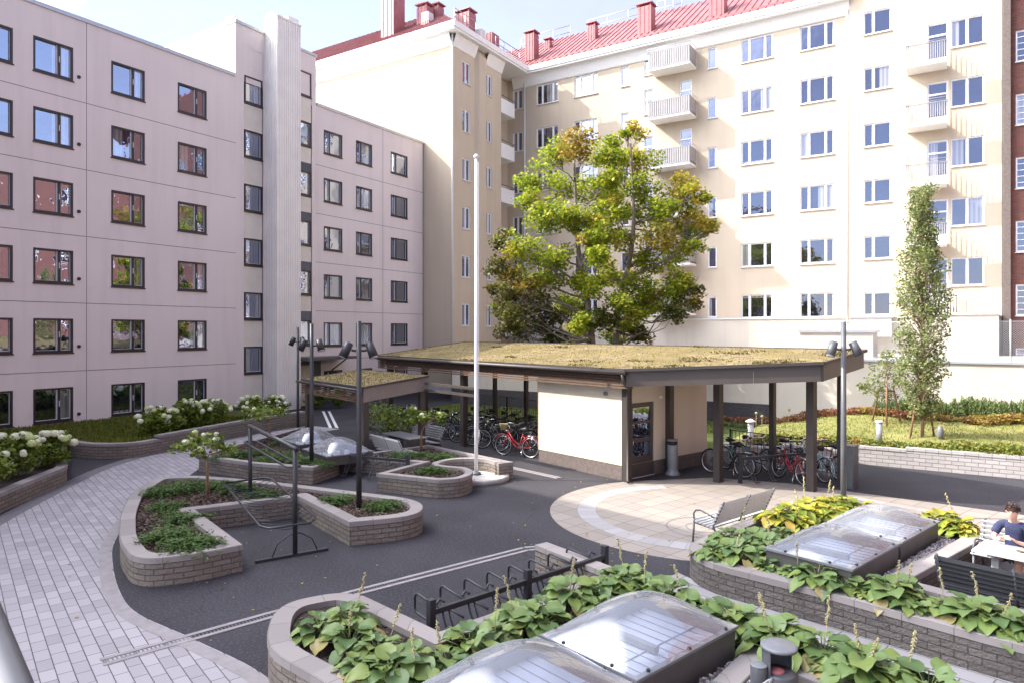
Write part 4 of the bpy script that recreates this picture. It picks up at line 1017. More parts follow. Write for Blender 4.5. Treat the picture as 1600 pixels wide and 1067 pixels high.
m.build('slat_screen',M['slat_wood'],pv)
m=MB(); m.tube([(-5.0,-.2,2.36),(.15,-.2,2.34)],.05,8); m.build('gutter',M['brown_metal'],pv)
for u,v in ((0,0),(-4.4,0),(0,2.1),(-4.4,2.1)):
    m=MB(); m.box(u-.09,u+.09,v-.09,v+.09,0,zt(v)-.14); m.build('post',M['brown_metal'],pv)
tufts('roof_plants',inset(ccw(PP),.07),1500,random.Random(4),lambda x,y:zt(y)+.016,.035,pv)
m=MB(); m.box(.1,2.9,2.15,2.25,2.42,2.5); m.box(.1,2.9,2.15,2.25,2.2,2.28); m.build('link_beam',M['brown_metal'],pv)
zt=zt0
# ---------------------------------------------------------------- lamp posts, flagpole
def lamp(label,x,y,z0,top,sc,arm,m):
    t=thing('lamp_post',label,'lamp post',(x,y,z0),arm,'lamp posts of the yard')
    p=MB(); p.tube([(0,0,0),(0,0,1.1),(0,0,top-z0)],[.06*sc,.06*sc,.05*sc],12); p.build('pole',M[m],t)
    for s in (-1,1):
        h=MB(); zc=3.79-z0
        q=[Vector((s*.06,0,zc)),Vector((s*.16,0,zc+.01))]; h.tube(q,.025,8)
        ax=Vector((s*.42,-.25,-1)).normalized(); c=Vector((s*.27,-.02,zc+.02)); h.tube([c-ax*.17,c-ax*.16,c+ax*.17,c+ax*.17],[.06,.09,.102,.09],14); lh=h.build('lamp_head',M[m],t)
        g=MB(); g.tube([c+ax*.171,c+ax*.176],.085,14); g.build('lens',M['grey_frame'],lh)
    return t
# lamp heads hang just above eye level in this yard
lx,ly=at(561,793,.42); lamp('dark lamp post standing in the juniper planter, nearest of the three dark ones',lx,ly,.4,4.42,1.0,YAW,'black_metal')
lx,ly=at(487,724,.42); lamp('dark lamp post standing in the back planter in front of its domes',lx,ly,.4,4.42,1.0,YAW-.2,'black_metal')
lx,ly=-21.6,18.3; lamp('dark lamp post farthest back, behind the pavilion corner',lx,ly,0,4.36,.9,YAW-.5,'black_metal')
lx,ly=at(1318,777,.42); lamp('grey lamp post in front of the right end of the shelter',lx,ly,.4,4.42,1.05,YAW,'mid_metal')
fx,fy=at(744,748)
t=thing('flagpole','tall white flagpole on a round stone base','flagpole',(fx,fy,0))
m=MB(); m.lathe((0,0,0),[(.95,0),(.95,.13),(.92,.15),(.7,.15),(.7,.13),(0.1,.13)],40); m.build('base',M['concrete'],t)
tp=hz(248,-SY*fx+CY*fy)
m=MB(); m.tube([(0,0,.15),(0,0,2),(0,0,tp)],[.052,.052,.038],14); m.ball((0,0,tp+.05),.075,10,8); m.build('pole',M['pole_white'],t)
m=MB(); m.lathe((0,0,.13),[(.14,0),(.14,.06),(.09,.08)],14); m.build('collar',M['mid_metal'],t)
m=MB(); m.tube([(.09,0,1.0),(.075,.02,3.5),(.07,0,tp-.1)],.008,5); m.build('halyard',M['white_paint'],t)
m=MB(); m.box(.07,.11,-.02,.02,1.2,1.42); m.build('cleat',M['galv'],t)
# ---------------------------------------------------------------- carpet beating rack
q0=Vector(at(391,802)); q1=Vector(at(461,868)); ang=math.atan2((q1-q0).y,(q1-q0).x); W_=(q1-q0).length
t=thing('carpet_rack','charcoal tube carpet beating rack with a wire shelf in the planter bay','carpet rack',(*q0,0),ang)
for x in (0,W_):
    m=MB(); m.tube([(x,0,0.05),(x,0,2.02)],.045,10); m.build('post',M['black_metal'],t)
    f=MB(); f.box(x-.045,x+.045,-.72,.62,0,.05); f.tube([(x,-.42,.05),(x,-.32,.28),(x,-.1,.42),(x,.1,.42),(x,.32,.28),(x,.42,.05)],.012,6); f.build('foot',M['black_metal'],t)
m=MB(); m.tube([(-.1,0,2.02),(W_+.1,0,2.02)],.045,10); m.build('top_bar',M['black_metal'],t)
m=MB(); m.tube([(-.05,-.12,1.66),(W_-.15,-.12,1.66),(W_-.05,-.05,1.66),(W_-.05,.1,1.66),(W_-.15,.14,1.66),(0,.14,1.66),(-.08,.05,1.66)],.022,8,True); m.build('lower_bar',M['black_metal'],t)
m=MB(); zb=.72; x0,x1=-.12,W_+.1
m.tube([(x0,-.55,zb+.03),(x1-.25,-.6,zb-.1),(x1,-.5,zb-.1),(x1+.05,.25,zb-.1),(x1-.15,.4,zb-.05),(x0+.2,.45,zb+.05),(x0,.3,zb+.05)],.022,8,True)
sf=m.build('shelf_frame',M['black_metal'],t); m=MB()
for i in range(16):
    s=(i+.5)/16; xx=x0+(x1-x0)*s; z=zb+.04-.14*s; m.tube([(xx-.02,-.55,z),(xx,-.2,z-.1),(xx,.1,z-.11),(xx+.02,.4,z)],.007,5)
m.build('shelf_wires',M['black_metal'],t)
# ---------------------------------------------------------------- bicycle racks
def bike_rack(label,p0,p1,n,h=.72,side=1,posts=3,mat='black_metal'):
    p0=Vector(p0);p1=Vector(p1); L=(p1-p0).length; a=math.atan2((p1-p0).y,(p1-p0).x)
    t=thing('bicycle_rack',label,'bicycle rack',(*p0,0),a,'steel bicycle racks')
    for i in range(posts):
        x=L*i/(posts-1); m=MB(); m.box(x-.045,x+.045,-.045,.045,0,h+.14); m.build('post',M[mat],t)
    m=MB(); m.box(.045,L-.045,-.03,.03,h-.07,h); m.build('rail',M[mat],t)
    for i in range(n):
        x=L*(i+.5)/n; m=MB(); s=side
        m.tube([(x-.09,0,h-.01),(x-.09,s*.5,h+.03),(x-.09,s*.56,h+.015),(x-.09,s*.585,h-.03),(x-.09,s*.585,h-.17),(x-.09,s*.56,h-.22),(x-.09,s*.5,h-.24),(x-.09,s*.03,h-.26)],.018,7)
        m.tube([(x-.03,-s*.0,h-.08),(x-.03,-s*.04,.35),(x-.03,-s*.22,.08),(x-.03,-s*.36,.06)],.016,6); m.tube([(x+.07,-s*.0,h-.08),(x+.07,-s*.04,.35),(x+.07,-s*.22,.08),(x+.07,-s*.36,.06)],.013,6)
        m.tube([(x-.06,s*.1,h+.0),(x+.02,s*.14,h+.05),(x+.04,s*.06,h+.02)],.018,6); m.build('wheel_holder',M[mat],t)
    return t
r0=Vector(at(664,1006)); r1=Vector(at(933,902))
r0=Vector(bB)+Vector((-.42,.35)); rdir=(Vector(bC)-Vector(bB)).normalized(); r1=r0+rdir*3.45
bike_rack('empty charcoal bicycle rack in the bay of the nearest planter',r0,r1,8,.53,1)
e0=Vector(A_(545,712));e1=Vector(A_(656,721)); dd_=(e1-e0).normalized(); nn_=Vector((-dd_.y,dd_.x))
bike_rack('empty charcoal bicycle rack in the bay of the flagpole planter',e0-nn_*.5+dd_*.12,e1-nn_*.5-dd_*.1,5,.62,1,2)
sl=lambda u,v:(SO[0]+math.cos(SR)*u-math.sin(SR)*v,SO[1]+math.sin(SR)*u+math.cos(SR)*v)
bike_rack('charcoal bicycle rack in front of the parked bicycles at the right of the shelter',sl(2.15,2.3),sl(3.0,4.6),4,.72,1,2)
# ---------------------------------------------------------------- benches, table, bins
def bench(label,loc,rz,L=1.9,slat='bench_slat',fr='mid_metal',back=True,arms=True,group='slatted park benches'):
    t=thing('park_bench',label,'bench',loc,rz,group)     # local x along the bench, sitter looks to -y
    s=MB()
    for i in range(6): y=-.25+i*.083; s.box(-L/2,L/2,y-.034,y+.034,.43-.012*i+(.02 if i==0 else 0),.455-.012*i+(.012 if i==0 else 0))
    s.build('seat',M[slat],t)
    if back:
        b=MB()
        for i in range(6):
            z=.50+i*.073; y=.235+i*.033; b.bar((-L/2,y,z),(L/2,y,z),.022,.062,(0,-.4,1))
        b.build('backrest',M[slat],t)
    for x in (-L/2+.04,L/2-.04):
        m=MB(); m.tube([(x,-.27,0),(x,-.24,.42)],.02,8); m.tube([(x,.42,0),(x,.2,.40),(x,.26,.55),(x,.44,.93)],.02,8); m.tube([(x,-.25,.40),(x,.2,.36)],.018,6)
        m.build('leg_frame',M[fr],t)
        if arms:
            m=MB(); m.tube([(x,-.24,.42),(x,-.25,.58),(x,-.2,.65),(x,-.1,.67),(x,.1,.62),(x,.28,.56)],.017,8); m.build('armrest',M[fr],t)
    m=MB(); m.tube([(0,.2,.36),(0,.26,.55),(0,.44,.93)],.016,6); m.tube([(0,-.25,.40),(0,.2,.36)],.016,6); m.build('middle_bracket',M[fr],t)
    return t
fb0=Vector(at(1085,845)); fb1=Vector(at(1161,820)); fd=(fb1-fb0); ba=math.atan2(fd.y,fd.x)
c=fb0+fd/2+Vector((math.cos(ba-R(90)),math.sin(ba-R(90))))*.27
bench('grey slatted park bench standing alone at the edge of the round plaza',(*c,0),ba+R(180)+R(0),1.95)
TB=Vector((.36,13.05)); 
t=thing('park_table','pale slatted outdoor table where the person sits','table',(*TB,0),TH)
m=MB()
for i in range(7): y=.02+i*.105; m.box(0,1.9,y,y+.095,.715,.745)
m.build('table_top',M['bench_white'],t)
for x in (.25,1.6):
    m=MB(); m.box(x-.05,x+.05,.3,.4,.02,.70); m.box(x-.06,x+.06,.02,.7,.0,.02); m.box(x-.05,x+.05,.05,.68,.68,.715); m.build('leg',M['bench_white'],t)
bd=bench('dark slatted bench seen from behind at the pale table',(*lp(TB,.83,-.84),0),TH+R(180),1.95,'bench_dark','mid_metal',True,False)
bl=bench('pale slatted bench with grey arm loops that the person sits on',(*lp(TB,.75,1.12),0),TH,1.95,'bench_white','mid_metal',True,True)
bench('light grey bench whose end shows beside the litter bin',(*(Vector(at(1176,1046,.9))+U*(-.2)-V*1.0),0),TH+R(90)+R(180),1.95,'bench_white','mid_metal')
# items on the table
t=thing('phone','small dark phone lying on the pale table','phone',(*lp(TB,.92,.36),.746),TH+.5); m=MB(); m.cbox((0,0,.005),(.075,.15,.009),0,.006); m.build('case',M['rubber'],t)
t=thing('key_ring','bunch of keys lying on the pale table','keys',(*lp(TB,.72,.3),.746),TH+.2); m=MB(); m.tube([(.03*math.cos(a),.03*math.sin(a),.006) for a in np.linspace(0,5.8,12)],.004,5,True); m.build('ring',M['chrome'],t); m=MB(); m.cbox((.06,.01,.006),(.07,.022,.006),.3); m.cbox((.02,.07,.006),(.07,.024,.006),1.4); m.build('key',M['mid_metal'],t)
t=thing('card_case','brown card case lying on the pale table','case',(*lp(TB,.55,.45),.746),TH+.9); m=MB(); m.cbox((0,0,.009),(.06,.11,.017),0,.008); m.build('case_body',M['slat_wood'],t)
# litter bins
D=7.2; bx=atD(1207,1003,D)
t=thing('litter_bin','charcoal double litter bin with a pale hood and ashtray beside the near bench','litter bin',(bx.x,bx.y,0),YAW)
m=MB(); m.lathe((0.06,-.02,0),[(.165,0),(.17,.02),(.17,.62),(.165,.63)],24); m.build('body',M['mid_metal'],t)
m=MB(); n=14
vs=[];fs=[]
for i in range(n+1):
    a=R(20)+R(200)*i/n; vs+=[(.06+.17*math.cos(a),-.02+.17*math.sin(a),.62),(.06+.17*math.cos(a),-.02+.17*math.sin(a),.88)]
for i in range(n): fs.append((2*i,2*i+2,2*i+3,2*i+1))
m.add(vs,fs); m.build('hood_shell',M['mid_metal'],t)
m=MB(); m.lathe((0.06,-.02,.88),[(.185,0),(.185,.025),(.17,.035)],24); m.build('lid',M['grey_metal'],t)
m=MB(); m.lathe((-.165,-.06,0),[(.085,0),(.085,.70),(.08,.71)],18); m.build('ashtray',M['mid_metal'],t)
m=MB(); m.lathe((-.165,-.06,.712),[(.085,0),(.085,.012),(.078,.016)],18); m.build('ashtray_lid',M['grey_metal'],t)
m=MB(); m.box(-.15,-.09,-.152,-.146,.50,.585); m.build('label_plate',M['bench_white'],t)
m=MB(); m.ball((.03,-.03,.64),.075,8,6,(1.2,1,.5)); m.build('rubbish',M['red_stack'],t)
t=thing('ash_bin','grey cylinder ash bin with a flared foot beside the shelter door','ash bin',(*sl(.28,1.75),0),SR)
m=MB(); m.lathe((0,0,0),[(.22,0),(.22,.05),(.17,.1),(.145,.2),(.155,.25),(.155,.88),(.15,.89)],22); m.build('body',M['grey_metal'],t)
m=MB(); m.lathe((0,0,1.0),[(.155,0),(.155,.04),(.14,.05)],22); m.build('lid',M['grey_metal'],t)
m=MB(); m.box(-.14,-.1,-.05,.05,.88,1.0); m.box(.02,.08,.09,.13,.88,1.0); m.lathe((0,0,.885),[(.12,0),(.12,.11)],12); m.build('lid_bracket',M['rubber'],t)
wx,wy=at(657,702); t=thing('waste_bin','plain grey round waste bin between the pavilion and the bicycles','litter bin',(wx+.2,wy+.5,0)); m=MB(); m.lathe((0,0,0),[(.2,0),(.23,.75),(.24,.76),(.22,.77),(.2,.6)],20); m.build('body',M['grey_metal'],t); m=MB(); m.lathe((0,0,.75),[(.245,0),(.245,.03)],20); m.build('rim',M['mid_metal'],t)
# pavilion furniture
pvl=lambda u,v:(PO[0]+math.cos(SR)*u-math.sin(SR)*v,PO[1]+math.sin(SR)*u+math.cos(SR)*v)
bench('grey slatted bench at the open front of the pavilion, seen from behind',(*pvl(.6,.75),0),SR+R(180),1.9,arms=False)
bench('grey slatted bench at the back of the pavilion facing the table',(*pvl(-.9,2.6),0),SR,1.9,arms=False)
t=thing('picnic_table','grey slatted table between the pavilion benches','table',(*pvl(-.35,1.65),0),SR); m=MB()
for i in range(6): m.box(-.9,.9,-.35+i*.115,-.35+i*.115+.1,.70,.73)
m.build('table_top',M['bench_slat'],t)
for x in (-.6,.6): m=MB(); m.box(x-.04,x+.04,-.28,.28,0,.7); m.build('leg',M['mid_metal'],t)
# black picket fences
def picket(label,path,h=1.0,z=0,sp=.13):
    P=[Vector(p) for p in path]; t=thing('picket_fence',label,'fence',(*P[0],z),0,'black picket fences'); r=MB(); b=MB()
    for a,c in zip(P,P[1:]):
        L=(c-a).length; n=int(L/sp)
        r.bar((*a,z+h),(*c,z+h),.03,.03); r.bar((*a,z+.12),(*c,z+.12),.03,.03)
        for i in range(n): q=a.lerp(c,(i+.5)/n); b.box(q.x-.008,q.x+.008,q.y-.008,q.y+.008,z+.12,z+h)
    for a in P: m=MB(); m.box(a.x-.03,a.x+.03,a.y-.03,a.y+.03,z,z+h+.05); m.build('post',M['black_metal'],t,True)
    r.build('rail',M['black_metal'],t,True); b.build('pickets',M['black_metal'],t,True); return t
picket('black picket fence behind the bicycles at the right end of the shelter',[sl(-.1,5.35),sl(2,5.35),sl(3.75,5.25)],.95)
picket('black picket fence in front of the shaded grass at the left of the shelter',[sl(-14.5,5.6),sl(-12,5.5),sl(-9,5.5),sl(-6,5.4),sl(-3,5.4)],1.15)
# bollard lights
bx,by=at(1373,691,.66)
t=thing('bollard_light','pale grey cylinder bollard light on the lawn edge','bollard light',(bx,by+.2,.55)); m=MB(); m.lathe((0,0,0),[(.09,0),(.09,.72)],16); m.build('body',M['galv'],t); m=MB(); m.lathe((0,0,.74),[(.12,0),(.12,.03),(.1,.05)],16); m.build('cap',M['trim_white'],t)
D,X=onY(1173,24.6); 
t=thing('bollard_light','white bollard light with a wide hat behind the parked bicycles','bollard light',(X,24.6,.1)); m=MB(); m.lathe((0,0,0),[(.1,0),(.1,.95)],16); m.build('body',M['trim_white'],t); m=MB(); m.lathe((0,0,.95),[(.17,0),(.17,.04),(.03,.11)],16); m.build('hat',M['trim_white'],t)
# handrail of the camera's own landing, out of focus at the left edge
t=thing('handrail','thick grey handrail cutting the lower left corner close to the viewer','handrail',tuple(atD(-30,1300,1.1)))
m=MB(); a=atD(-48,930,1.15); b=atD(14,1100,.95); m.tube([a+(a-b)*1.5,a,b,b+(b-a)*2],.034,14); m.build('rail',M['mid_metal'],t,True)
# ================================================================ vegetation
MAPLE=[(0,-.5),(.42,-.28),(.30,-.02),(.52,.22),(.2,.2),(0,.58),(-.2,.2),(-.52,.22),(-.30,-.02),(-.42,-.28)]
OVAL=[(0,-.5),(.26,-.22),(.30,.08),(.16,.36),(0,.52),(-.16,.36),(-.30,.08),(-.26,-.22)]
LANCE=[(0,-.5),(.11,-.2),(.09,.15),(0,.5),(-.09,.15),(-.11,-.2)]
DIAM=[(0,-.5),(.36,-.05),(0,.5),(-.36,-.05)]
def leaf_mesh(name,C,size,mats,mi=None,shape=OVAL,rng=None,up=.35,dirs=None,bend=.12,lean=None):
    """one small curved face per leaf, spread through the crown; C: (n,3) leaf centres"""
    rng=rng or np.random.default_rng(1); C=np.asarray(C,float); n=len(C); k=len(shape); P=np.array(shape)
    nr=rng.normal(size=(n,3)); nr[:,2]=np.abs(nr[:,2])+up*2; nr/=np.linalg.norm(nr,axis=1)[:,None]
    tg=rng.normal(size=(n,3)) if dirs is None else np.asarray(dirs,float)
    if lean is not None: tg=tg+np.array(lean)
    if dirs is not None: 
        tg/=np.linalg.norm(tg,axis=1)[:,None]; nr-=tg*(nr*tg).sum(1)[:,None]; nr/=np.linalg.norm(nr,axis=1)[:,None]+1e-9
    else:
        tg-=nr*(tg*nr).sum(1)[:,None]; tg/=np.linalg.norm(tg,axis=1)[:,None]+1e-9
    b=np.cross(nr,tg); s=size*rng.uniform(.65,1.3,n) if np.isscalar(size) else np.asarray(size)
    v=C[:,None,:]+s[:,None,None]*(b[:,None,:]*P[None,:,0,None]+tg[:,None,:]*P[None,:,1,None]-nr[:,None,:]*(bend*(np.abs(P[:,0])+P[:,1]**2))[None,:,None])
    me=bpy.data.meshes.new(name); me.vertices.add(n*k); me.vertices.foreach_set('co',v.reshape(-1)); me.loops.add(n*k); me.loops.foreach_set('vertex_index',np.arange(n*k,dtype=np.int32))
    me.polygons.add(n); me.polygons.foreach_set('loop_start',np.arange(0,n*k,k,dtype=np.int32))
    for m in (mats if isinstance(mats,(list,tuple)) else [mats]): me.materials.append(m)
    if mi is not None: me.polygons.foreach_set('material_index',np.asarray(mi,np.int32))
    me.update(calc_edges=True); me.validate(); return me
def blob(rng,c,r,n,sq=(1,1,.8),shell=.45):
    d=rng.normal(size=(n,3)); d/=np.linalg.norm(d,axis=1)[:,None]; q=(shell+(1-shell)*rng.random(n))[:,None]**.6
    return np.array(c)+d*q*r*np.array(sq)
def limb(mb,a,b,ra,rb,rng,k=5,wob=.06,droop=0.,n=7):
    a=np.array(a);b=np.array(b); L=np.linalg.norm(b-a); pts=[];rs=[]
    o=rng.normal(size=(k+1,3))*L*wob; o[0]=0; o[-1]=0
    for i in range(k+1):
        t=i/k; p=a*(1-t)+b*t+o[i]*(1-abs(2*t-1)*.3); p[2]+=droop*L*(t*(1-t))*4*.25; pts.append(tuple(p)); rs.append(ra*(1-t)+rb*t)
    mb.tube(pts,rs,n); return pts
# ---- the maple behind the shelter
def maple():
    rng=np.random.default_rng(11); D0=31.; base=atD(945,535,D0); bx,by=base.x,base.y
    t=thing('maple_tree','large two stemmed maple turning yellow and orange, rising behind the shelter roof','tree',(bx,by,.2))
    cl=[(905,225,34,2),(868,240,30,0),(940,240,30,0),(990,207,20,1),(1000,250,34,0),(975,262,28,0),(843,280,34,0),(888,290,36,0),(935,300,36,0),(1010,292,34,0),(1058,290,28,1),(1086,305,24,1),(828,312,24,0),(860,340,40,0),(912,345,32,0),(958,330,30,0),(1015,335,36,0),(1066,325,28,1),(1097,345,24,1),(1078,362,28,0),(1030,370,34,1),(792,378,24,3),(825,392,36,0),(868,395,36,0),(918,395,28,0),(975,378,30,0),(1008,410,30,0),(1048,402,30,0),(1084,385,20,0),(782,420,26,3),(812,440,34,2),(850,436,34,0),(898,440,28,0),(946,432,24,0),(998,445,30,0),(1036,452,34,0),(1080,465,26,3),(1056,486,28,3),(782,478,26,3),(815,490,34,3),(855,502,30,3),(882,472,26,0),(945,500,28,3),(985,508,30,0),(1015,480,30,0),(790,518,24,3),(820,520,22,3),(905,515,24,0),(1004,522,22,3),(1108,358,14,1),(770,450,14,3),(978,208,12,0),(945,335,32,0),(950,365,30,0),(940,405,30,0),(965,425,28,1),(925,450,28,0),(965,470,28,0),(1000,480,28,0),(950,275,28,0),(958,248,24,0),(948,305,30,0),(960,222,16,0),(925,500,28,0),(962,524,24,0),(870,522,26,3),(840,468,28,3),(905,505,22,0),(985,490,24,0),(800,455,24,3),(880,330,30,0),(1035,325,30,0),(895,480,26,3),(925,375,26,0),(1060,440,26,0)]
    C=[];mi=[];wood=MB(); br=MB()
    s1=[atD(927,560,D0-.3),atD(918,470,D0-.2),atD(905,400,D0),atD(900,330,D0+.2),atD(897,250,D0+.3)]
    s2=[atD(962,560,D0+.3),atD(966,480,D0+.4),atD(985,400,D0+.2),atD(990,330,D0),atD(985,225,D0)]
    root=Vector((bx,by,.2)); st=[]
    for s,o in ((s1,-.25),(s2,.35)):
        pts=[Vector((s[0].x,s[0].y,.2))]+list(s); P=smooth_path(pts,4); n=len(P); rs=[.15*(1-i/n)**.8+.03 for i in range(n)]
        w=MB(); w.tube(P,rs,10); w.build('trunk',M['bark'],t,True); st.append((P,rs))
    for i,(px,py,r,m) in enumerate(cl):
        dep=rng.uniform(-2.6,2.6)*(1-abs(px-945)/260.); D=D0+dep; c=np.array(atD(px,py,D)); R_=r/F_PX*D*1.04
        # a limb from the nearer stem, leaving it lower than the cluster
        P,rs=min(st,key=lambda s:min(np.linalg.norm(np.array(p)-c)+ (3 if p[2]>c[2]-.8 else 0) for p in s[0]))
        j=min(range(3,len(P)-2),key=lambda j:np.linalg.norm(np.array(P[j])-c)+abs((c[2]-P[j][2])-.55*math.hypot(c[0]-P[j][0],c[1]-P[j][1]))*.8)
        pts=limb(br,P[j],c,min(.06,rs[j]*.5),.014,rng,6,.05,-.25,6)
        for q in range(6):
            d=blob(rng,c,R_*.9,1)[0]; a=pts[3+q%3]; limb(br,a,d,.02,.006,rng,3,.05,0,4)
        # sub clumps
        for q in range(7):
            sc=blob(rng,c,R_*.72,1,(1,1,.75),.5)[0]; k=int(112*(r/30)**1.5); pts2=blob(rng,sc,R_*.6,k,(1,1,.7),.1); C.append(pts2)
            mm=m
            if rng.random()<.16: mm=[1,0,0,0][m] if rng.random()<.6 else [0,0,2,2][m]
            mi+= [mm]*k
    br.build('branches',M['bark'],t,True); C=np.concatenate(C)
    me=leaf_mesh('crown',C,.132,[M['leaf_maple'],M['leaf_yellow'],M['leaf_orange'],M['leaf_dark']],mi,MAPLE,rng,.3)
    me.transform(Matrix.Translation(-Vector(t.location))); mesh_obj('crown',me,t)
maple()
# ---- columnar poplar and a small staked tree on the lawn
def stakes(t,n,r,h,rng,x0=0,y0=0):
    for i in range(n):
        a=2*math.pi*i/n+.6; m=MB(); m.tube([(r*math.cos(a),r*math.sin(a),-.1),(r*.45*math.cos(a),r*.45*math.sin(a),h)],.032,7); m.build('stake',M['stake'],t)
    m=MB(); m.tube([(r*.5*math.cos(a),r*.5*math.sin(a),h*.88) for a in np.linspace(0,6.0,10)],.018,5,True); m.build('tie',M['rubber'],t)
def poplar():
    rng=np.random.default_rng(5); px,py=at(1441,682,.72); z0=lawn_z(px,py); t=thing('poplar_tree','slim columnar poplar with pale green leaves on the sunny lawn','tree',(px,py,z0))
    D=-SY*px+CY*py; H=hz(288,D)-z0; w=MB(); w.tube([(0,0,-.1),(.02,0,1.2),(-.03,.02,H*.5),(.03,0,H*.98)],[.06,.05,.035,.008],8); w.build('trunk',M['thin_bark'],t)
    C=[];b=MB()
    for i in range(420):
        z=rng.uniform(.8,H-.1); f=(z-.8)/(H-.9); r=(.32+.44*math.sin(min(1,f*1.25)*math.pi*.9)**.8)*(1-.35*max(0,f-.7)/.3); a=rng.uniform(0,6.28); rr=r*rng.uniform(.35,1.05)
        e=np.array([rr*math.cos(a),rr*math.sin(a),z]); limb(b,(0,0,max(.5,z-.5-rr*.8)),e,.012,.004,rng,2,.03,0,4); C.append(blob(rng,e,.2,int(rng.uniform(26,42)),(1,1,1.3),.2))
    for s,dz in ((1,2.1),(1,2.45),(-1,3.3),(-1,1.9)):   # stray shoots
        e=np.array([s*(CY*.75),s*SY*.75,dz]); limb(b,(0,0,dz-.7),e,.014,.004,rng,3,.03,0,4); C.append(blob(rng,e,.2,40,(1,1,1),.2)); C.append(blob(rng,e*np.array([.7,.7,1])-np.array([0,0,.2]),.16,25,(1,1,1),.2))
    b.build('branches',M['thin_bark'],t); mesh_obj('crown',leaf_mesh('crown',np.concatenate(C),.088,M['leaf_poplar'],None,DIAM,rng,.1),t); stakes(t,2,.42,1.35,rng)
    m=MB(); m.ball((.5,-.15,.2),.14,9,6,(.8,.8,1.7)); m.build('watering_bag',M['grey_metal'],t)
poplar()
def staked_tree():
    rng=np.random.default_rng(6); D,X=onY(1385,28.6); z0=lawn_z(X,28.6); t=thing('small_tree','small young tree tied to three brown stakes before the white garden wall','tree',(X,28.6,z0))
    H=hz(548,D)-z0; w=MB(); w.tube([(0,0,-.1),(.02,0,1.0),(0,.02,H*.85)],[.035,.03,.012],7); w.build('trunk',M['thin_bark'],t); b=MB(); C=[]
    for px,py,r in ((1390,562,16),(1375,575,18),(1400,585,15),(1365,596,17),(1388,598,20),(1408,600,12),(1352,607,12),(1376,614,15),(1420,612,9),(1395,620,10),(1345,602,7),(1385,553,9)):
        e=np.array(atD(px,py,D+rng.uniform(-.5,.5)))-np.array(t.location); limb(b,(0,0,max(.9,e[2]-.8)),e,.014,.004,rng,3,.05,0,4); C.append(blob(rng,e,r/F_PX*D,int(r*10),(1,1,.9),.2))
    b.build('branches',M['thin_bark'],t); mesh_obj('crown',leaf_mesh('crown',np.concatenate(C),.085,M['leaf_poplar'],None,OVAL,rng,.2),t); stakes(t,3,.55,1.35,rng)
staked_tree()
# ---- standard hydrangeas on single stems
def flower_head(r,rng,flat=.8):
    mb=MB(); n=46; mb.smooth=False
    for i in range(n):
        z=1-2*(i+.5)/n; a=i*2.39996; q=math.sqrt(max(0,1-z*z)); c=Vector((q*math.cos(a),q*math.sin(a),z*flat))*r; s=r*.34; u=Vector((-math.sin(a),math.cos(a),0)); nn=c.normalized(); w=nn.cross(u)
        for k in range(4):
            b=k*math.pi/2+rng.random(); d=u*math.cos(b)+w*math.sin(b); e=u*math.cos(b+.8)+w*math.sin(b+.8); f=u*math.cos(b-.8)+w*math.sin(b-.8)
            mb.add([tuple(c),tuple(c+f*s*.6+nn*s*.1),tuple(c+d*s+nn*s*.05),tuple(c+e*s*.6+nn*s*.1)],[(0,1,2,3)])
    mb.ball((0,0,0),r*.9,8,6,(1,1,flat)); return mb
rngf=random.Random(2)
FH=[flower_head(.105,rngf).mesh('flower_head',M['petal']),flower_head(.095,rngf).mesh('flower_head',M['petal2']),flower_head(.08,rngf,.9).mesh('flower_head',M['petal'])]
def standard(label,x,y,z0,px,py,rpx,seed,dens=1.,fl=9):
    rng=np.random.default_rng(seed); D=-SY*x+CY*y; t=thing('hydrangea_tree',label,'small tree',(x,y,z0),0,'hydrangeas grown as little trees'); loc=np.array(t.location)
    top=np.array(atD(px,py,D))-loc; w=MB(); w.tube([(0,0,-.05),(.015,.01,top[2]*.5),tuple(top-np.array([0,0,.25]))],[.024,.02,.016],7); w.build('stem',M['thin_bark'],t)
    w=MB(); w.tube([(.05,.02,-.05),(.055,.02,top[2]*.62)],.014,6); w.build('stake',M['stake'],t)
    R_=rpx/F_PX*D; C=[];b=MB(); heads=[]
    for i in range(15):
        a=rng.uniform(0,6.28); rr=R_*math.sqrt(rng.uniform(.05,1)); e=top+np.array([rr*math.cos(a),rr*math.sin(a),rng.uniform(-.22,.32)*(1.1-rr/R_*.5)]); limb(b,top-np.array([0,0,.28]),e,.009,.004,rng,3,.04,0,4)
        C.append(blob(rng,e,R_*.32,int(40*dens),(1,1,.6),.2)); heads.append(e)
    b.build('branches',M['thin_bark'],t); mesh_obj('foliage',leaf_mesh('foliage',np.concatenate(C),.11,M['leaf_bush'],None,OVAL,rng,.25),t)
    for i in range(fl): e=heads[i]+np.array([rng.uniform(-.05,.05),rng.uniform(-.05,.05),R_*.12]); mesh_obj('flower_head',FH[i%3],t,tuple(e),i).scale=(.7,.7,.62)
x,y=at(322,778,.42); standard('little hydrangea tree with white flower heads in the juniper planter',x,y,.4,322,698,46,21,.8,10)
x,y=at(657,703,.42); standard('little hydrangea tree with a dense flowering head in the flagpole planter',x,y,.4,664,650,30,22,1.2,9)
x,y=at(420,688,.42); standard('little hydrangea tree with thin foliage in front of the curved block wall',x,y,.4,418,646,34,23,.7,4)
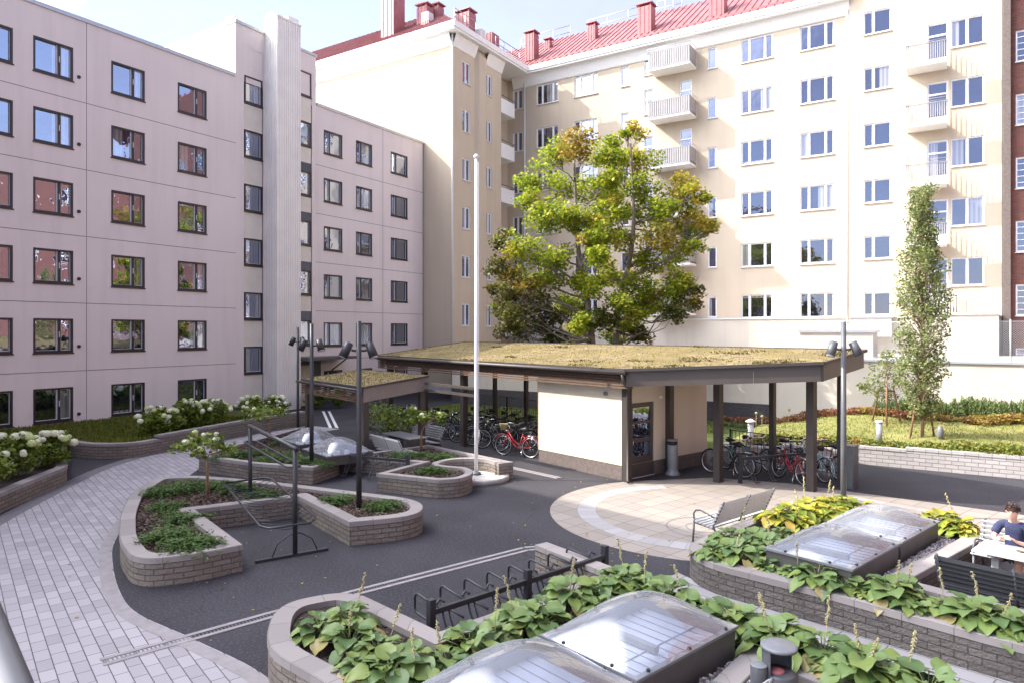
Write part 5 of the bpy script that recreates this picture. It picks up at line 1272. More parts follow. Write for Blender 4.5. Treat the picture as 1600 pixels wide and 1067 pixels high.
# ---- hydrangea bushes along the block
def bush_mesh(seed,r,h,n):
    rng=np.random.default_rng(seed); C=[]
    for i in range(34):
        c=blob(rng,(0,0,h*.52),1,1,(r*.8,r*.8,h*.42),.35)[0]; C.append(blob(rng,c,r*.36,n//34,(1,1,.8),.2))
    return leaf_mesh('foliage',np.concatenate(C),.125,M['leaf_bush'],None,OVAL,rng,.25)
BU=[bush_mesh(i,.72,1.15,1500) for i in range(3)]
def hydrangea(label,x,y,z,sc,k,seed,nf=15,group='white hydrangea bushes'):
    rng=random.Random(seed); t=thing('hydrangea_bush',label,'bush',(x,y,z),rng.uniform(0,6),group); o=mesh_obj('foliage',BU[k%3],t); o.scale=(sc,sc,sc)
    s=MB()
    for i in range(9): a=i*.7; s.tube([(.08*math.cos(a),.08*math.sin(a),0),(.4*sc*math.cos(a),.4*sc*math.sin(a),.85*sc)],.008,4)
    s.build('stems',M['stem'],t)
    for i in range(nf):
        a=rng.uniform(0,6.28); el=rng.uniform(.1,1.3); rr=.70*sc; p=(rr*math.cos(a)*math.cos(el),rr*math.sin(a)*math.cos(el),sc*(.62+.52*math.sin(el))); f=mesh_obj('flower_head',FH[i%3],t,p,i); q=rng.uniform(.75,1.15); f.scale=(q,q,q)
hb_=[(245,672,.95,'hydrangea bush at the left end of the row along the pinkish block'),(290,662,1.05,'hydrangea bush second from the left in the row, full of cream flower heads'),(338,655,.95,'hydrangea bush left of the gap in the row along the pinkish block'),(398,645,.9,'hydrangea bush right of the gap, in front of the slatted stair strip'),(437,641,.85,'hydrangea bush at the far end of the row beside the ribbed shaft'),(268,668,.8,'hydrangea bush squeezed between the first two of the row'),(316,660,.95,'hydrangea bush with lime green heads in the middle of the row')]
for i,(px,py,s,l) in enumerate(hb_):
    x,y=at(px,py+8,.45); hydrangea(l,x-.35,y+.1,.36,s,i,30+i)
for i,(px,py,s,l) in enumerate([(20,745,1.0,'big hydrangea bush at the left edge with the largest cream heads'),(78,728,.85,'hydrangea bush at the rounded end of the left edge planter')]):
    x,y=at(px,py,.45); hydrangea(l,x-.25,y+.1,.4,s,i,50+i,22)
x,y=at(-30,765,.45); hydrangea('hydrangea bush cut off by the left edge of the photo',x,y,.4,.9,2,53,16)
x,y=onX(492,-29.6)[0],0
D,Y=onX(492,-29.0); hydrangea('hydrangea bush beside the entrance behind the pavilion',-29.0,Y,.1,.9,1,54,10); 
D,Y=onX(530,-28.2); hydrangea('hydrangea bush with few flowers seen under the pavilion roof',-28.2,Y,.1,.85,2,55,7)
# ---- junipers
def juniper_mesh(seed,r):
    rng=np.random.default_rng(seed); C=[];Dv=[];S=[]
    for i in range(70):
        a=rng.uniform(0,6.28); L=r*rng.uniform(.55,1.1); el=rng.uniform(.12,.6); h0=rng.uniform(.04,.16)
        for s in np.linspace(.15,1,9):
            q=np.array([math.cos(a)*L*s,math.sin(a)*L*s,h0+L*(math.sin(el)*s-.42*s*s)*.9])
            for k in range(5):
                da=a+rng.normal()*.75; C.append(q+rng.normal(size=3)*.025); Dv.append([math.cos(da),math.sin(da),rng.normal()*.25+.15*(1-s)]); S.append(.095*rng.uniform(.6,1.25))
    C=np.array(C); C[:,2]=np.maximum(C[:,2],.02)
    return leaf_mesh('fronds',C,np.array(S),M['juniper'],None,LANCE,rng,.6,Dv,.05)
JU=[juniper_mesh(60+i,.62) for i in range(4)]
jp=[(290,762,1.25,'behind the little hydrangea tree'),(250,768,1.0,'at the corner nearest the pavers'),(262,790,.9,'second from the pavers'),(285,808,1.05,'above the left bay corner'),(262,838,1.15,'long one along the left wall'),(300,850,1.15,'nearest to the camera'),(375,762,1.05,'right of the little hydrangea tree'),(412,772,1.0,'left behind the carpet rack'),(525,780,.95,'left of the dark lamp post'),(600,788,.95,'right of the dark lamp post'),(340,757,.9,'at the far wall')]
for i,(px,py,s,l) in enumerate(jp):
    x,y=at(px,py,.5); t=thing('juniper','creeping juniper in the bay planter, '+l,'shrub',(x,y,.4),i*1.3,'creeping junipers in the planters'); o=mesh_obj('fronds',JU[i%4],t); s*=.8; o.scale=(s,s,s)
jb=[(632,710,.95,'left of the little flowering tree'),(690,712,.9,'right of the little flowering tree'),(675,733,.95,'in the round end by the flagpole'),(400,705,1.0,'in front of the thin little tree'),(445,712,1.1,'along the near wall of the domes'),(470,718,1.0,'at the foot of the second lamp post'),(375,708,.9,'at the left end'),(440,690,.9,'behind the left dome'),(505,722,.8,'next to the rack bay wall'),(345,712,.7,'in the left tip'),(415,716,.8,'by the near wall'),(655,707,.7,'under the little flowering tree')]
for i,(px,py,s,l) in enumerate(jb):
    x,y=at(px,py,.5); t=thing('juniper','creeping juniper in the back planter, '+l,'shrub',(x,y,.4),i*1.7,'creeping junipers in the planters'); o=mesh_obj('fronds',JU[i%4],t); s*=.85; o.scale=(s,s,s*.9)
# ---- hostas
def hosta_mesh(seed,mat,R0=.36):
    rng=random.Random(seed); mb=MB(); mb.smooth=True; nl=26
    for i in range(nl):
        ring=i/nl; a=i*2.4+rng.uniform(-.3,.3); out=R0*(.25+.8*ring)*rng.uniform(.85,1.1); hh=.27*(1-.55*ring)*rng.uniform(.85,1.15)+.04; L=rng.uniform(.18,.26); Wd=L*rng.uniform(.86,1.06); tilt=.55-1.25*ring+rng.uniform(-.2,.2)
        ca,sa=math.cos(a),math.sin(a); b0=Vector((ca*out,sa*out,hh)); tw=rng.uniform(-.35,.35)
        p=lambda s,c:None; vs=[];ns,nc=6,4
        for si in range(ns+1):
            s=si/ns; wd=Wd*.5*(math.sin(math.pi*min(1,(s+.12)/1.12)**.85)**.8)*(1.0 if s<.98 else .1); th=tilt-1.0*s
            for ci in range(nc+1):
                c=-1+2*ci/nc; dx=L*(s-.08*abs(c)*(s<.2)); z=math.sin(tilt)*L*s-.30*L*s*s-.0; lift=.24*wd*abs(c)**1.5+.012*math.sin(s*9+ci*2)*(abs(c)>.5)
                lat=wd*c; r=dx*math.cos(tilt*.6)
                vs.append((b0.x+ca*r-sa*lat,b0.y+sa*r+ca*lat,b0.z+z+lift+lat*tw))
        mb.add(vs,[(i_*(nc+1)+j,(i_+1)*(nc+1)+j,(i_+1)*(nc+1)+j+1,i_*(nc+1)+j+1) for i_ in range(ns) for j in range(nc)])
        mb.tube([(ca*.02,sa*.02,0),(ca*out*.5,sa*out*.5,hh*.75),tuple(b0)],.006,3)
    return mb.mesh('leaves',mat)
HO=[hosta_mesh(70+i,M['leaf_hosta']) for i in range(5)]; HY=[hosta_mesh(80+i,M['leaf_hosta_y']) for i in range(3)]
def stalk_mesh(seed):
    rng=random.Random(seed); mb=MB(); H=rng.uniform(.62,.8); lx,ly=rng.uniform(-.1,.1),rng.uniform(-.1,.1); mb.tube([(0,0,.1),(lx*.4,ly*.4,H*.5),(lx,ly,H)],.005,4)
    for i in range(26):
        s=.62+.4*i/26; c=Vector((lx*s,ly*s,H*s)); a=rng.uniform(0,6.28); d=Vector((math.cos(a)*.026,math.sin(a)*.026,-.02)); mb.tube([c,c+d*.5,c+d],[.003,.009,.004],4)
    return mb.mesh('seed_stalk',M['dry'])
SK=[stalk_mesh(90+i) for i in range(4)]
def fit(p,poly):
    for d in (0,.12,.24,.36,.48):
        for w in (V,-V,U,-U):
            q=Vector(p)+w*d
            if inside(tuple(q),poly): q+=w*.06 if d else w*0; return q.x,q.y
HP=[(958,903,0),(990,902,0),(1010,915,0),(540,962,1),(500,975,0),(548,990,1),(590,1008,1),(640,1035,1),(700,1030,1),(735,1000,1),(775,985,1),(815,962,1),(850,948,1),(892,925,1),(935,915,1),(975,905,1),(1020,910,1),(1062,922,1),(1098,928,1),(1135,958,1),(1168,972,0),(1205,985,1),(1245,1000,1),(1285,1012,1),(1325,1028,1),(1365,1042,1),(1410,1056,1),(1165,960,1),(660,1060,1),(610,1050,1),(760,1015,0),(1220,1005,1),(1270,1035,0),(1330,1055,1),(1385,1075,1),(845,972,0),(930,935,0),(1045,935,0),(560,1030,0),(1450,1075,0)]
for i,(px,py,st) in enumerate(HP):
    x,y=at(px,py,.58)
    q=fit((x,y),in_front)
    if not q: continue
    x,y=q
    wh='beside the empty rack bay' if px<860 else ('behind the nearest skylight dome' if px<1180 else 'along the slab path past the litter bin')
    t=thing('hosta','green leafy hosta clump in the nearest planter '+wh,'hosta',(x,y,.39),i*2.1,'hosta clumps of the nearest planter '+wh); o=mesh_obj('leaves',HO[i%5],t); s=.82+.22*math.sin(i*3.1); o.scale=(s,s,s)
    if st and i%5 not in(2,4): mesh_obj('seed_stalk',SK[i%4],t,(.05,.03,0)).rotation_euler=(.25*math.sin(i*5.),.25*math.cos(i*3.3),i)
HR=[(1118,858,0),(1150,862,0),(1188,880,0),(1142,838,0),(1180,838,0),(1222,828,0),(1215,808,1),(1250,812,1),(1272,800,1),(1300,788,1),(1330,786,1),(1262,790,1),(1300,799,1),(1225,893,0),(1262,905,0),(1302,915,0),(1345,922,0),(1385,928,0),(1425,938,0),(1470,950,0),(1515,962,0),(1560,978,0),(1600,985,0),(1495,818,1),(1520,828,1),(1470,812,1),(1165,850,0),(1205,860,0),(1240,800,1),(1290,780,1),(1345,790,1),(1540,975,0),(1590,1000,0),(1405,918,0),(1200,848,0),(1320,778,1)]
for i,(px,py,ye) in enumerate(HR):
    x,y=at(px,py,.58)
    q=fit((x,y),in_right)
    if not q: continue
    x,y=q
    wh=('in the sun behind the skylights' if px<1400 else 'beside the seated person') if ye else ('at the shaded rounded end' if px<1215 else 'along the shaded block wall')
    t=thing('hosta',('yellowing' if ye else 'green')+' hosta of the plaza planter '+wh,'hosta',(x,y,.39),i*1.9,'hosta clumps of the plaza planter '+wh); o=mesh_obj('leaves',(HY if ye else HO)[i%3],t); s=.78+.2*math.sin(i*2.3); o.scale=(s,s,s)
    if i%2 and i%5: mesh_obj('seed_stalk',SK[i%4],t,(.05,.03,0)).rotation_euler=(.25*math.sin(i*5.),.25*math.cos(i*3.3),i)
# ---- shrubs along the white wall
def pine_mesh(seed):
    rng=np.random.default_rng(seed); C=[];Dv=[]
    for i in range(60):
        a=rng.uniform(0,6.28); r=.55*math.sqrt(rng.random()); h=rng.uniform(.25,.75)*(1-r*.5); q=np.array([r*math.cos(a),r*math.sin(a),h])
        for k in range(26): s=rng.uniform(-.22,.1); C.append(q+np.array([0,0,s])+rng.normal(size=3)*.02); d=rng.normal(size=3)*.55; d[2]=abs(d[2])+.55; Dv.append(d)
    return leaf_mesh('needles',np.array(C),.12,M['pine'],None,LANCE,rng,.3,Dv,.02)
def cover_mesh(seed,mat,r=.45,h=.3,n=420,sz=.085):
    rng=np.random.default_rng(seed); C=blob(rng,(0,0,h*.45),1,n,(r,r,h*.6),.3); C[:,2]=np.maximum(C[:,2],.03); return leaf_mesh('leaves',C,sz,M[mat],None,OVAL,rng,.35)
PN=[pine_mesh(100+i) for i in range(2)]; CR=[cover_mesh(110+i,'cover_red') for i in range(2)]; CO=[cover_mesh(114+i,'cover_orange') for i in range(2)]; CG=[cover_mesh(118+i,'cover_green',.5,.3) for i in range(2)]
rs=random.Random(4); k=0
def shrub(kind,me,label,cat,px,Y,s,grp,part):
    D,X=onY(px,Y); t=thing(kind,label,cat,(X,Y,lawn_z(X,Y)),rs.uniform(0,6),grp); o=mesh_obj(part,me,t); o.scale=(s,s,s)
for i,px in enumerate(range(1412,1640,24)): shrub('dwarf_pine',PN[i%2],'dwarf pine with upright pale green shoots in the row before the white garden wall','shrub',px+rs.uniform(-5,5),31.0+rs.uniform(-.2,.2),rs.uniform(.65,1.1),'dwarf pines before the white wall','needles')
shrub('dwarf_pine',PN[0],'dwarf pine left of the poplar, apart from the row of dwarf pines','shrub',1384,31.1,.8,None,'needles')
for i,px in enumerate(range(1128,1345,15)): shrub('red_shrub',CR[i%2],'low red leaved shrub behind the parked bicycles at the foot of the white wall','shrub',px+rs.uniform(-5,5),30.5+rs.uniform(-.3,.4),rs.uniform(.6,1.1),'red shrubs behind the bicycles','leaves')
for i,px in enumerate(range(1340,1410,14)): shrub('orange_shrub',(CO if i%2 else CR)[i%2],'low orange and red shrub around the small staked tree','shrub',px,30.2,.9,'orange shrubs around the staked tree','leaves')
for i,px in enumerate(range(1418,1640,17)): shrub('orange_shrub',(CO if i%3 else CR)[i%2],'low orange and red shrub in front of the row of dwarf pines','shrub',px+rs.uniform(-6,6),30.1+rs.uniform(-.3,.25),rs.uniform(.6,1.1),'orange shrubs before the dwarf pines','leaves')
for i,px in enumerate(range(1180,1420,13)): shrub('yellow_shrub',(CG if i%4 else CO)[i%2],'low yellow green plant along the lawn edge behind the picket fence and bollard','plant',px,24.75+.25*(i%2),rs.uniform(.5,.9),'yellow green plants along the lawn edge','leaves')
for i,px in enumerate(range(1440,1620,12)):
    shrub('yellow_shrub',CG[i%2],'low yellow green plant on the sunny lawn edge above the pale block wall','plant',px,24.7+.3*(i%3),rs.uniform(.5,1.0),'yellow green plants above the pale block wall','leaves')
# dry allium heads
AL=flower_head(.055,rngf,.95).mesh('seed_head',M['dry'])
for i,(px,py,D) in enumerate([(1181,645,26.5),(1190,650,26.3),(1232,640,28),(1263,645,28),(1207,662,25.8)]):
    p=atD(px,py,D); z0=lawn_z(p.x,p.y); t=thing('allium','dry allium seed head on a thin stalk beyond the picket fence','flower',(p.x,p.y,z0),0,'dry allium heads'); m=MB(); m.tube([(0,0,0),(.02,0,max(.35,p.z-z0))],.008,4); m.build('stalk',M['dry'],t); o=mesh_obj('seed_head',AL,t,(.02,0,max(.35,p.z-z0)))
# ivy-like hedge and flowers behind the pavilion
t=thing('hedge','dark green hedge between the pavilion and the bicycles','hedge',(*at(606,676),0),SR); rng=np.random.default_rng(9); C=rng.uniform([-1.6,-.35,.1],[1.7,.35,1.15],(1500,3)); C[:,2]+=.12*np.sin(C[:,0]*5); mesh_obj('leaves',leaf_mesh('leaves',C,.1,M['leaf_bush'],None,OVAL,rng,.2),t)
D,Y=onX(567,-24.5); t=thing('flower_pot','dark tub of yellow flowers by the entrance ramp','flower pot',(-24.5,Y,0)); m=MB(); m.lathe((0,0,0),[(.3,0),(.38,.6),(.34,.6)],14); m.build('tub',M['black_metal'],t); C=blob(np.random.default_rng(3),(0,0,.72),.36,200,(1,1,.5),.3); mesh_obj('flowers',leaf_mesh('flowers',C,.08,[M['yellow_flower'],M['stem']],[i%3==0 for i in range(200)],OVAL),t)
# ---- loose grass blades
def blades(name,label,poly,n,zf,h,mat,seed):
    rng=np.random.default_rng(seed); P=np.array(poly); lo,hi=P.min(0),P.max(0); pts=[]
    while len(pts)<n:
        for q in rng.uniform(lo,hi,(n,2)):
            if inside(q,poly): pts.append((q[0],q[1],zf(q[0],q[1])+h*.4))
            if len(pts)>=n: break
    d=rng.normal(size=(n,3))*.5; d[:,2]=1; tag(stuff(mesh_obj(name,leaf_mesh(name,np.array(pts),h,mat,None,LANCE,rng,0,d,.1))),label,'grass')
blades('grass_blades','short dry grass blades on the sunny lawn',[(-6,24.6),(4.6,24.6),(8,31.5),(-6,31.5)],9000,lawn_z,.09,M['blade'],1)
blades('grass_blades','tall green grass and weeds in the hydrangea bed',[(-30.6,10.2),(-24.9,11.3),(-23.7,12.0),(-23.1,13.4),(-24.6,15.8),(-25,19),(-30.6,19)],9000,lambda x,y:.36,.2,M['cover_green'],2)
blades('grass_blades','green grass beyond the picket fence left of the shelter',[(-23.5,24.6),(-8,24.6),(-8,31.6),(-23.5,31.6)],6000,lambda x,y:.03,.14,M['cover_green'],3)
# ---- fallen leaves
rng=np.random.default_rng(77); pts=[]
while len(pts)<170:
    q=(rng.uniform(-14,1),rng.uniform(5,19.5))
    if any(inside(q,p) for p in (in_mid,in_front,in_right,in_back)): continue
    if rng.random()<.5 and not inside(q,[(-8,12),(0,12),(0,19),(-8,19)]): continue
    pts.append((q[0],q[1],.018))
tag(stuff(mesh_obj('fallen_leaves',leaf_mesh('fallen_leaves',np.array(pts),.055,[M['leaf_yellow'],M['cover_orange']],rng.integers(0,2,len(pts)),OVAL,rng,3.,None,.05))),'fallen yellow and brown leaves scattered over the asphalt and plaza','leaves')
# ================================================================ bicycles
def bike_parts(step):
    W1=(0,0,.345); W2=(1.07,0,.345); parts={}
    def wheel(n,c):
        ty=MB(); ty.tube([(c[0]+.335*math.cos(a),0,c[2]+.335*math.sin(a)) for a in np.linspace(0,2*math.pi,28,endpoint=False)],.02,7,True)
        rm=MB(); rm.tube([(c[0]+.308*math.cos(a),0,c[2]+.308*math.sin(a)) for a in np.linspace(0,2*math.pi,28,endpoint=False)],.013,6,True)
        sp=MB()
        for k in range(14): a=k*math.pi/7; sp.tube([(c[0],(-1)**k*.025,c[2]),(c[0]+.305*math.cos(a),0,c[2]+.305*math.sin(a))],.0022,3)
        sp.tube([(c[0],-.05,c[2]),(c[0],.05,c[2])],.022,8); return ty.mesh('wheel',M['rubber']),rm.mesh('rim',M['rim']),sp.mesh('spokes',M['chrome'])
    parts['w']=[wheel(0,W1),wheel(1,W2)]
    fr=MB(); bb=(.44,0,.29); st=(.30,0,.78); hd=(.86,0,.86); hl=(.90,0,.70)
    fr.tube([hd,hl],.02,8); fr.tube([bb,st],.016,8)
    if step: fr.tube([hl,(.72,0,.47),(.58,0,.36),bb],.02,8); fr.tube([(.87,0,.80),(.68,0,.56),(.50,0,.44),(.40,0,.42)],.015,8)
    else: fr.tube([hl,bb],.018,8); fr.tube([hd,st],.016,8)
    for s in (-.045,.045): fr.tube([(bb[0],s*.7,bb[2]),(0,s,.345)],.011,6); fr.tube([(st[0],s*.4,st[2]-.06),(0,s,.345)],.009,6); fr.tube([(hl[0],s*.6,hl[2]),(.97,s,.5),(1.07,s,.345)],.013,6)
    for cx in (0,1.07): fr.tube([(cx+.365*math.cos(a),0,.345+.365*math.sin(a)) for a in np.linspace(R(25),R(205 if cx==0 else 160),14)],.014,5)
    parts['f']=fr
    hb=MB(); hb.tube([hd,(.84,0,1.0)],.014,8); hb.tube([(.62,-.29,1.02),(.74,-.28,1.05),(.84,-.1,1.03),(.85,0,1.02),(.84,.1,1.03),(.74,.28,1.05),(.62,.29,1.02)],.012,7); parts['h']=hb.mesh('handlebar',M['chrome'])
    gp=MB(); 
    for s in (-1,1): gp.tube([(.60,s*.29,1.018),(.71,s*.283,1.045)],.018,7)
    parts['g']=gp.mesh('grip',M['rubber'])
    sd=MB(); sd.tube([st,(.27,0,.90)],.013,7); sd.tube([(.12,0,.935),(.2,0,.94),(.3,0,.935),(.42,0,.93)],[.07,.085,.05,.022],10); parts['s']=sd.mesh('saddle',M['saddle'])
    rk=MB()
    for s in (-.06,.06): rk.tube([(.2,s,.735),(-.22,s,.735)],.007,5); rk.tube([(-.1,s,.735),(0,s,.345)],.006,5)
    for x in (.1,0,-.1,-.2): rk.tube([(x,-.06,.735),(x,.06,.735)],.006,5)
    parts['r']=rk.mesh('carrier',M['chrome'])
    ck=MB(); ck.tube([(.44,-.06,.29),(.44,-.065,.29)],.09,16); ck.tube([(.44,-.07,.29),(.50,-.08,.14)],.009,5); ck.tube([(.44,.07,.29),(.38,.08,.44)],.009,5); ck.box(.46,.54,-.16,-.08,.125,.15); ck.box(.34,.42,.08,.16,.43,.455); parts['c']=ck.mesh('crank',M['mid_metal'])
    ks=MB(); ks.tube([(.34,.03,.3),(.22,.16,.01)],.01,6); parts['k']=ks.mesh('kickstand',M['chrome'])
    lg=MB(); lg.lathe((.93,0,.84),[(.02,-.04),(.045,.02),(.045,.03)],10,'x'); parts['l']=lg.mesh('headlight',M['chrome']); 
    rf=MB(); rf.box(-.29,-.27,-.03,.03,.68,.73); parts['t']=rf.mesh('rear_light',M['red_roof']); return parts
BP={True:bike_parts(True),False:bike_parts(False)}; PAINT={}
BASK=MB(); BASK.lathe((1.08,0,.86),[(.10,0),(.15,.2),(.16,.21),(.145,.2),(.09,.02)],14)
BASK_ME=None
def paint(n,c): 
    if n not in PAINT: PAINT[n]=plain(n+'_bicycle_paint',c,.3,var=.05)
    return PAINT[n]
COLS={'red':(.42,.02,.03),'dark_red':(.12,.025,.025),'light_blue':(.28,.50,.55),'sea_green':(.10,.20,.19),'black':(.02,.02,.022),'navy':(.03,.045,.11),'silver':(.40,.40,.42),'grey':(.14,.14,.15)}
FM={}
def bicycle(label,rear,head,col,step=True,group=None,basket=False,tilt=.07):
    a=math.atan2(head[1],head[0]); t=thing('bicycle',label,'bicycle',(rear[0],rear[1],0),a,group); t.rotation_euler=(tilt,0,a); P=BP[step]; key=(col,step)
    if key not in FM: FM[key]=P['f'].mesh('frame',paint(col,COLS[col]))
    mesh_obj('frame',FM[key],t)
    for w in P['w']: o=mesh_obj('wheel',w[0],t); mesh_obj('rim',w[1],o); mesh_obj('spokes',w[2],o)
    for k,n in (('h','handlebar'),('g','grip'),('s','saddle'),('r','carrier'),('c','crank'),('k','kickstand'),('l','headlight'),('t','rear_light')): mesh_obj(n,P[k],t)
    if basket:
        global BASK_ME
        BASK_ME=BASK_ME or BASK.mesh('basket',M['dry']); mesh_obj('basket',BASK_ME,t)
def dirv(u0,v0,u1,v1): a=Vector(sl(u0,v0));b=Vector(sl(u1,v1)); d=b-a; return a,(d.x,d.y)
for l,c,u0,v0,u1,v1,st in (('bright red step through bicycle nearest the plaza at the right of the shelter','red',3.39,3.36,2.47,3.8,True),('pale blue bicycle parked behind the bright red one','light_blue',3.6,4.15,2.65,4.55,True),('dark red bicycle farthest right beside the corner post','dark_red',3.75,4.75,2.8,5.05,False),
   ('black bicycle whose front wheel pokes out left of the rack','black',1.85,2.98,.74,2.92,True),('sea green bicycle with a brown saddle left of the rack','sea_green',.75,3.75,1.8,3.55,True),('grey bicycle deepest in the row left of the rack','grey',.85,4.5,1.9,4.3,False),('navy bicycle right in front of the picket fence','navy',1.9,4.85,2.9,4.6,True)):
    o,d=dirv(u0,v0,u1,v1); bicycle(l,o,d,c,st)
o,d=dirv(-4.40,.28,-5.28,-.02); bicycle('red bicycle with a straw basket parked beside the cream shelter wall',o,d,'red',True,None,True)
rb=random.Random(12); G='bicycles packed in the dark left part of the shelter'
for i in range(9):
    u=-5.7-.82*i; c=['black','black','silver','navy','black','grey','black','navy','black'][i]; o,d=dirv(u+rb.uniform(-.1,.1),1.3+rb.uniform(-.15,.15),u-.38+rb.uniform(-.1,.1),.2)
    bicycle('dark bicycle in the front row of the packed left part of the shelter' if c!='silver' else 'silver framed bicycle in the front row of the packed left part of the shelter',o,d,c,i%3!=0,G,False,rb.uniform(-.1,.1))
for i in range(9):
    u=-4.4-.9*i; c=['black','grey','black','silver','black','dark_red','black','black','navy'][i]; o,d=dirv(u,2.4+rb.uniform(-.2,.2),u+.3,3.5)
    bicycle({'silver':'silver bicycle in the back row of the packed left part of the shelter','dark_red':'dark red bicycle in the back row of the packed left part of the shelter'}.get(c,'dark bicycle in the back row of the packed left part of the shelter'),o,d,c,i%2==0,G,False,rb.uniform(-.1,.1))
o,d=dirv(-12.9,.1,-12.6,1.1); bicycle('black bicycle standing apart at the pavilion post, one wheel showing',o,d,'black',True)
# ================================================================ the person on the bench
def skin_mesh(name,joints,edges,mat,parent,levels=2,root=0):
    """joints: (x,y,z,rx[,ry]); grown into one smooth surface"""
    me=bpy.data.meshes.new(name); me.from_pydata([j[:3] for j in joints],edges,[]); o=bpy.data.objects.new(name,me); COL.objects.link(o)
    md=o.modifiers.new('skin','SKIN'); md.use_smooth_shade=True; md.branch_smoothing=.6
    sk=me.skin_vertices[0].data
    for i,j in enumerate(joints): sk[i].radius=(j[3],j[4] if len(j)>4 else j[3]); sk[i].use_root=(i==root)
    sb=o.modifiers.new('sub','SUBSURF'); sb.levels=levels; sb.render_levels=levels
    bpy.context.view_layer.update(); dg=bpy.context.evaluated_depsgraph_get(); m2=bpy.data.meshes.new_from_object(o.evaluated_get(dg)); bpy.data.objects.remove(o)
    m2.name=name; m2.materials.clear(); m2.materials.append(mat)
    for p in m2.polygons: p.use_smooth=True
    return mesh_obj(name,m2,parent)
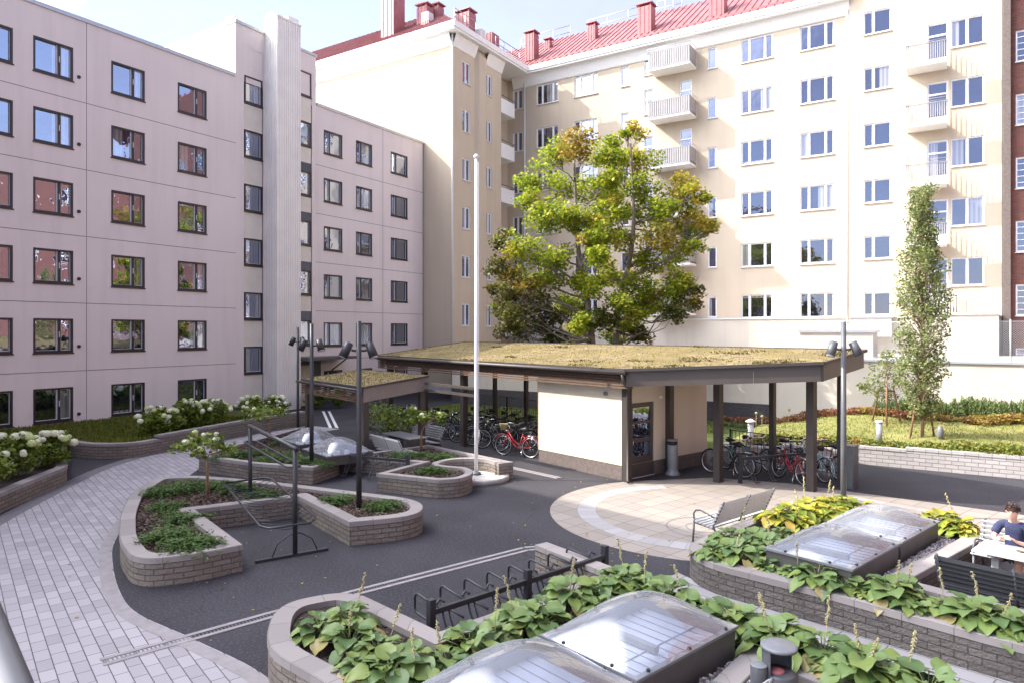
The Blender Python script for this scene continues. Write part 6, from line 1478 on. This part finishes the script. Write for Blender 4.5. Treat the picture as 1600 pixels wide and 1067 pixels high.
def person():
    pos=lp(TB,.36,.98); t=thing('person','person with short dark hair in navy t-shirt, sitting and looking at a phone','person',(*pos,0),TH)
    # sits facing -y, hips on the bench at 0.46
    J=[(0,.04,.56,.13,.10),(0,.06,.72,.125,.10),(0,.03,.90,.14,.10),(0,-.01,1.04,.12,.085),(0,-.045,1.10,.055),(0,-.075,1.15,.052),   #0-5 spine, neck
       (0,-.10,1.21,.075,.088),(0,-.125,1.29,.078,.095),(0,-.12,1.36,.05,.06)]                                                          #6-8 head
    E=[(i,i+1) for i in range(8)]
    for s in (-1,1):
        k=len(J); J+=[(s*.10,-.005,1.045,.07),(s*.175,-.01,1.03,.056),(s*.235,-.075,.90,.045),(s*.255,-.13,.80,.041),(s*.19,-.25,.80,.036),(s*.105,-.345,.845,.025)]
        E+=[(3,k),(k,k+1),(k+1,k+2),(k+2,k+3),(k+3,k+4),(k+4,k+5)]
        p=len(J); J+=[(s*.085,-.385,.865,.021,.028)]; E+=[(k+5,p)]
        # five fingers, bent round the phone
        for f,(dx,dz,L,r) in enumerate([(-.026,.018,.062,.0085),(-.010,.024,.070,.009),(.008,.022,.064,.0085),(.024,.014,.05,.0075)]):
            q=len(J); J+=[(s*(.082+dx*.6),-.405,.872+dz*.4,r),(s*(.075+dx),-.415-L*.45,.882+dz,r*.95),(s*(.055+dx),-.405-L*.75,.895+dz,r*.8)]; E+=[(p,q),(q,q+1),(q+1,q+2)]
        q=len(J); J+=[(s*.062,-.385,.885,.0105),(s*.045,-.405,.905,.0095),(s*.035,-.43,.915,.008)]; E+=[(p,q),(q,q+1),(q+1,q+2)]
        k=len(J); J+=[(s*.095,-.02,.535,.095),(s*.13,-.22,.535,.085),(s*.15,-.44,.525,.062),(s*.145,-.43,.30,.055),(s*.14,-.41,.11,.038),(s*.14,-.44,.05,.038),(s*.145,-.56,.035,.032)]
        E+=[(0,k)]+[(k+i,k+i+1) for i in range(6)]
    skin_mesh('body',J,E,M['skin'],t,2)
    # face on the bowed head: nose, ears, eyes, mouth
    m=MB(); m.smooth=True
    m.tube([(0,-.205,1.285),(0,-.232,1.245),(0,-.222,1.232)],[.009,.014,.008],8)
    for s in (-1,1): m.ball((s*.083,-.105,1.26),.024,8,6,(.45,.8,1.2))
    m.build('nose_and_ears',M['skin'],t)
    for s in (-1,1): m=MB(); m.ball((s*.03,-.203,1.275),.011,8,6,(1.2,.5,.6)); m.build('eye',M['hair'],t)
    m=MB(); m.tube([(-.022,-.197,1.205),(0,-.205,1.203),(.022,-.197,1.205)],.005,6); m.build('mouth',M['red_stack'],t)
    # hair: many short overlapping locks on the skull
    rng=np.random.default_rng(4); m=MB(); m.ball((0,-.105,1.315),.098,16,10,(.92,1.05,.92)); C=[];Dv=[]
    for i in range(900):
        d=rng.normal(size=3); d/=np.linalg.norm(d)
        if d[2]<-.25 or (d[1]<-.55 and d[2]<.25): continue
        C.append(np.array([0,-.105,1.315])+d*np.array([.097,.108,.097])); q=np.array([d[0]*.3+.25,-.5+d[1],-.5*abs(d[2])-.2])+rng.normal(size=3)*.3; Dv.append(q)
    h=m.build('hair',M['hair'],t); mesh_obj('locks',leaf_mesh('locks',np.array(C),.05,M['hair'],None,LANCE,rng,.2,Dv,.1),h)
    # t-shirt and shorts
    JS=[(0,.045,.55,.155,.125),(0,.06,.72,.15,.122),(0,.03,.90,.165,.122),(0,-.008,1.03,.138,.10),(0,-.035,1.082,.075,.07)]; ES=[(i,i+1) for i in range(4)]
    for s in (-1,1): k=len(JS); JS+=[(s*.11,-.005,1.04,.088),(s*.19,-.012,1.02,.078),(s*.235,-.06,.92,.072),(s*.255,-.10,.855,.07)]; ES+=[(3,k),(k,k+1),(k+1,k+2),(k+2,k+3)]
    skin_mesh('t_shirt',JS,ES,M['shirt'],t,2)
    JS=[(0,.04,.56,.15,.12)]; ES=[]
    for s in (-1,1): k=len(JS); JS+=[(s*.10,-.02,.54,.115),(s*.132,-.2,.54,.105),(s*.146,-.36,.532,.092)]; ES+=[(0,k),(k,k+1),(k+1,k+2)]
    skin_mesh('shorts',JS,ES,M['shorts'],t,2)
    for s in (-1,1): m=MB(); m.smooth=True; m.ball((s*.145,-.50,.045),.06,12,8,(.75,1.9,.72)); m.build('shoe',M['white_paint'],t)
    ca,sa=math.cos(TH),math.sin(TH); w=lambda x,y:(pos[0]+x*ca-y*sa,pos[1]+x*sa+y*ca)
    p=thing('phone','pale phone held in both hands of the seated person','phone',(*w(0,-.425),.905),TH); p.rotation_euler=(R(-40),0,TH); m=MB(); m.cbox((0,0,0),(.075,.14,.008),0,.006); m.build('case',M['white_paint'],p); m=MB(); m.cbox((0,0,.0046),(.066,.125,.001),0,.004); m.build('screen',M['rubber'],p)
    b=thing('bag','black cloth bag lying under the pale table','bag',(*w(-.3,-.55),0),TH+.3); m=MB(); m.smooth=True; m.ball((0,0,.14),.17,14,8,(1.2,.7,.8)); m.build('body',M['shorts'],b); m=MB(); m.tube([(-.1,0,.25),(-.06,.02,.36),(.06,.02,.36),(.1,0,.25)],.012,6); m.build('strap',M['shorts'],b)
person()
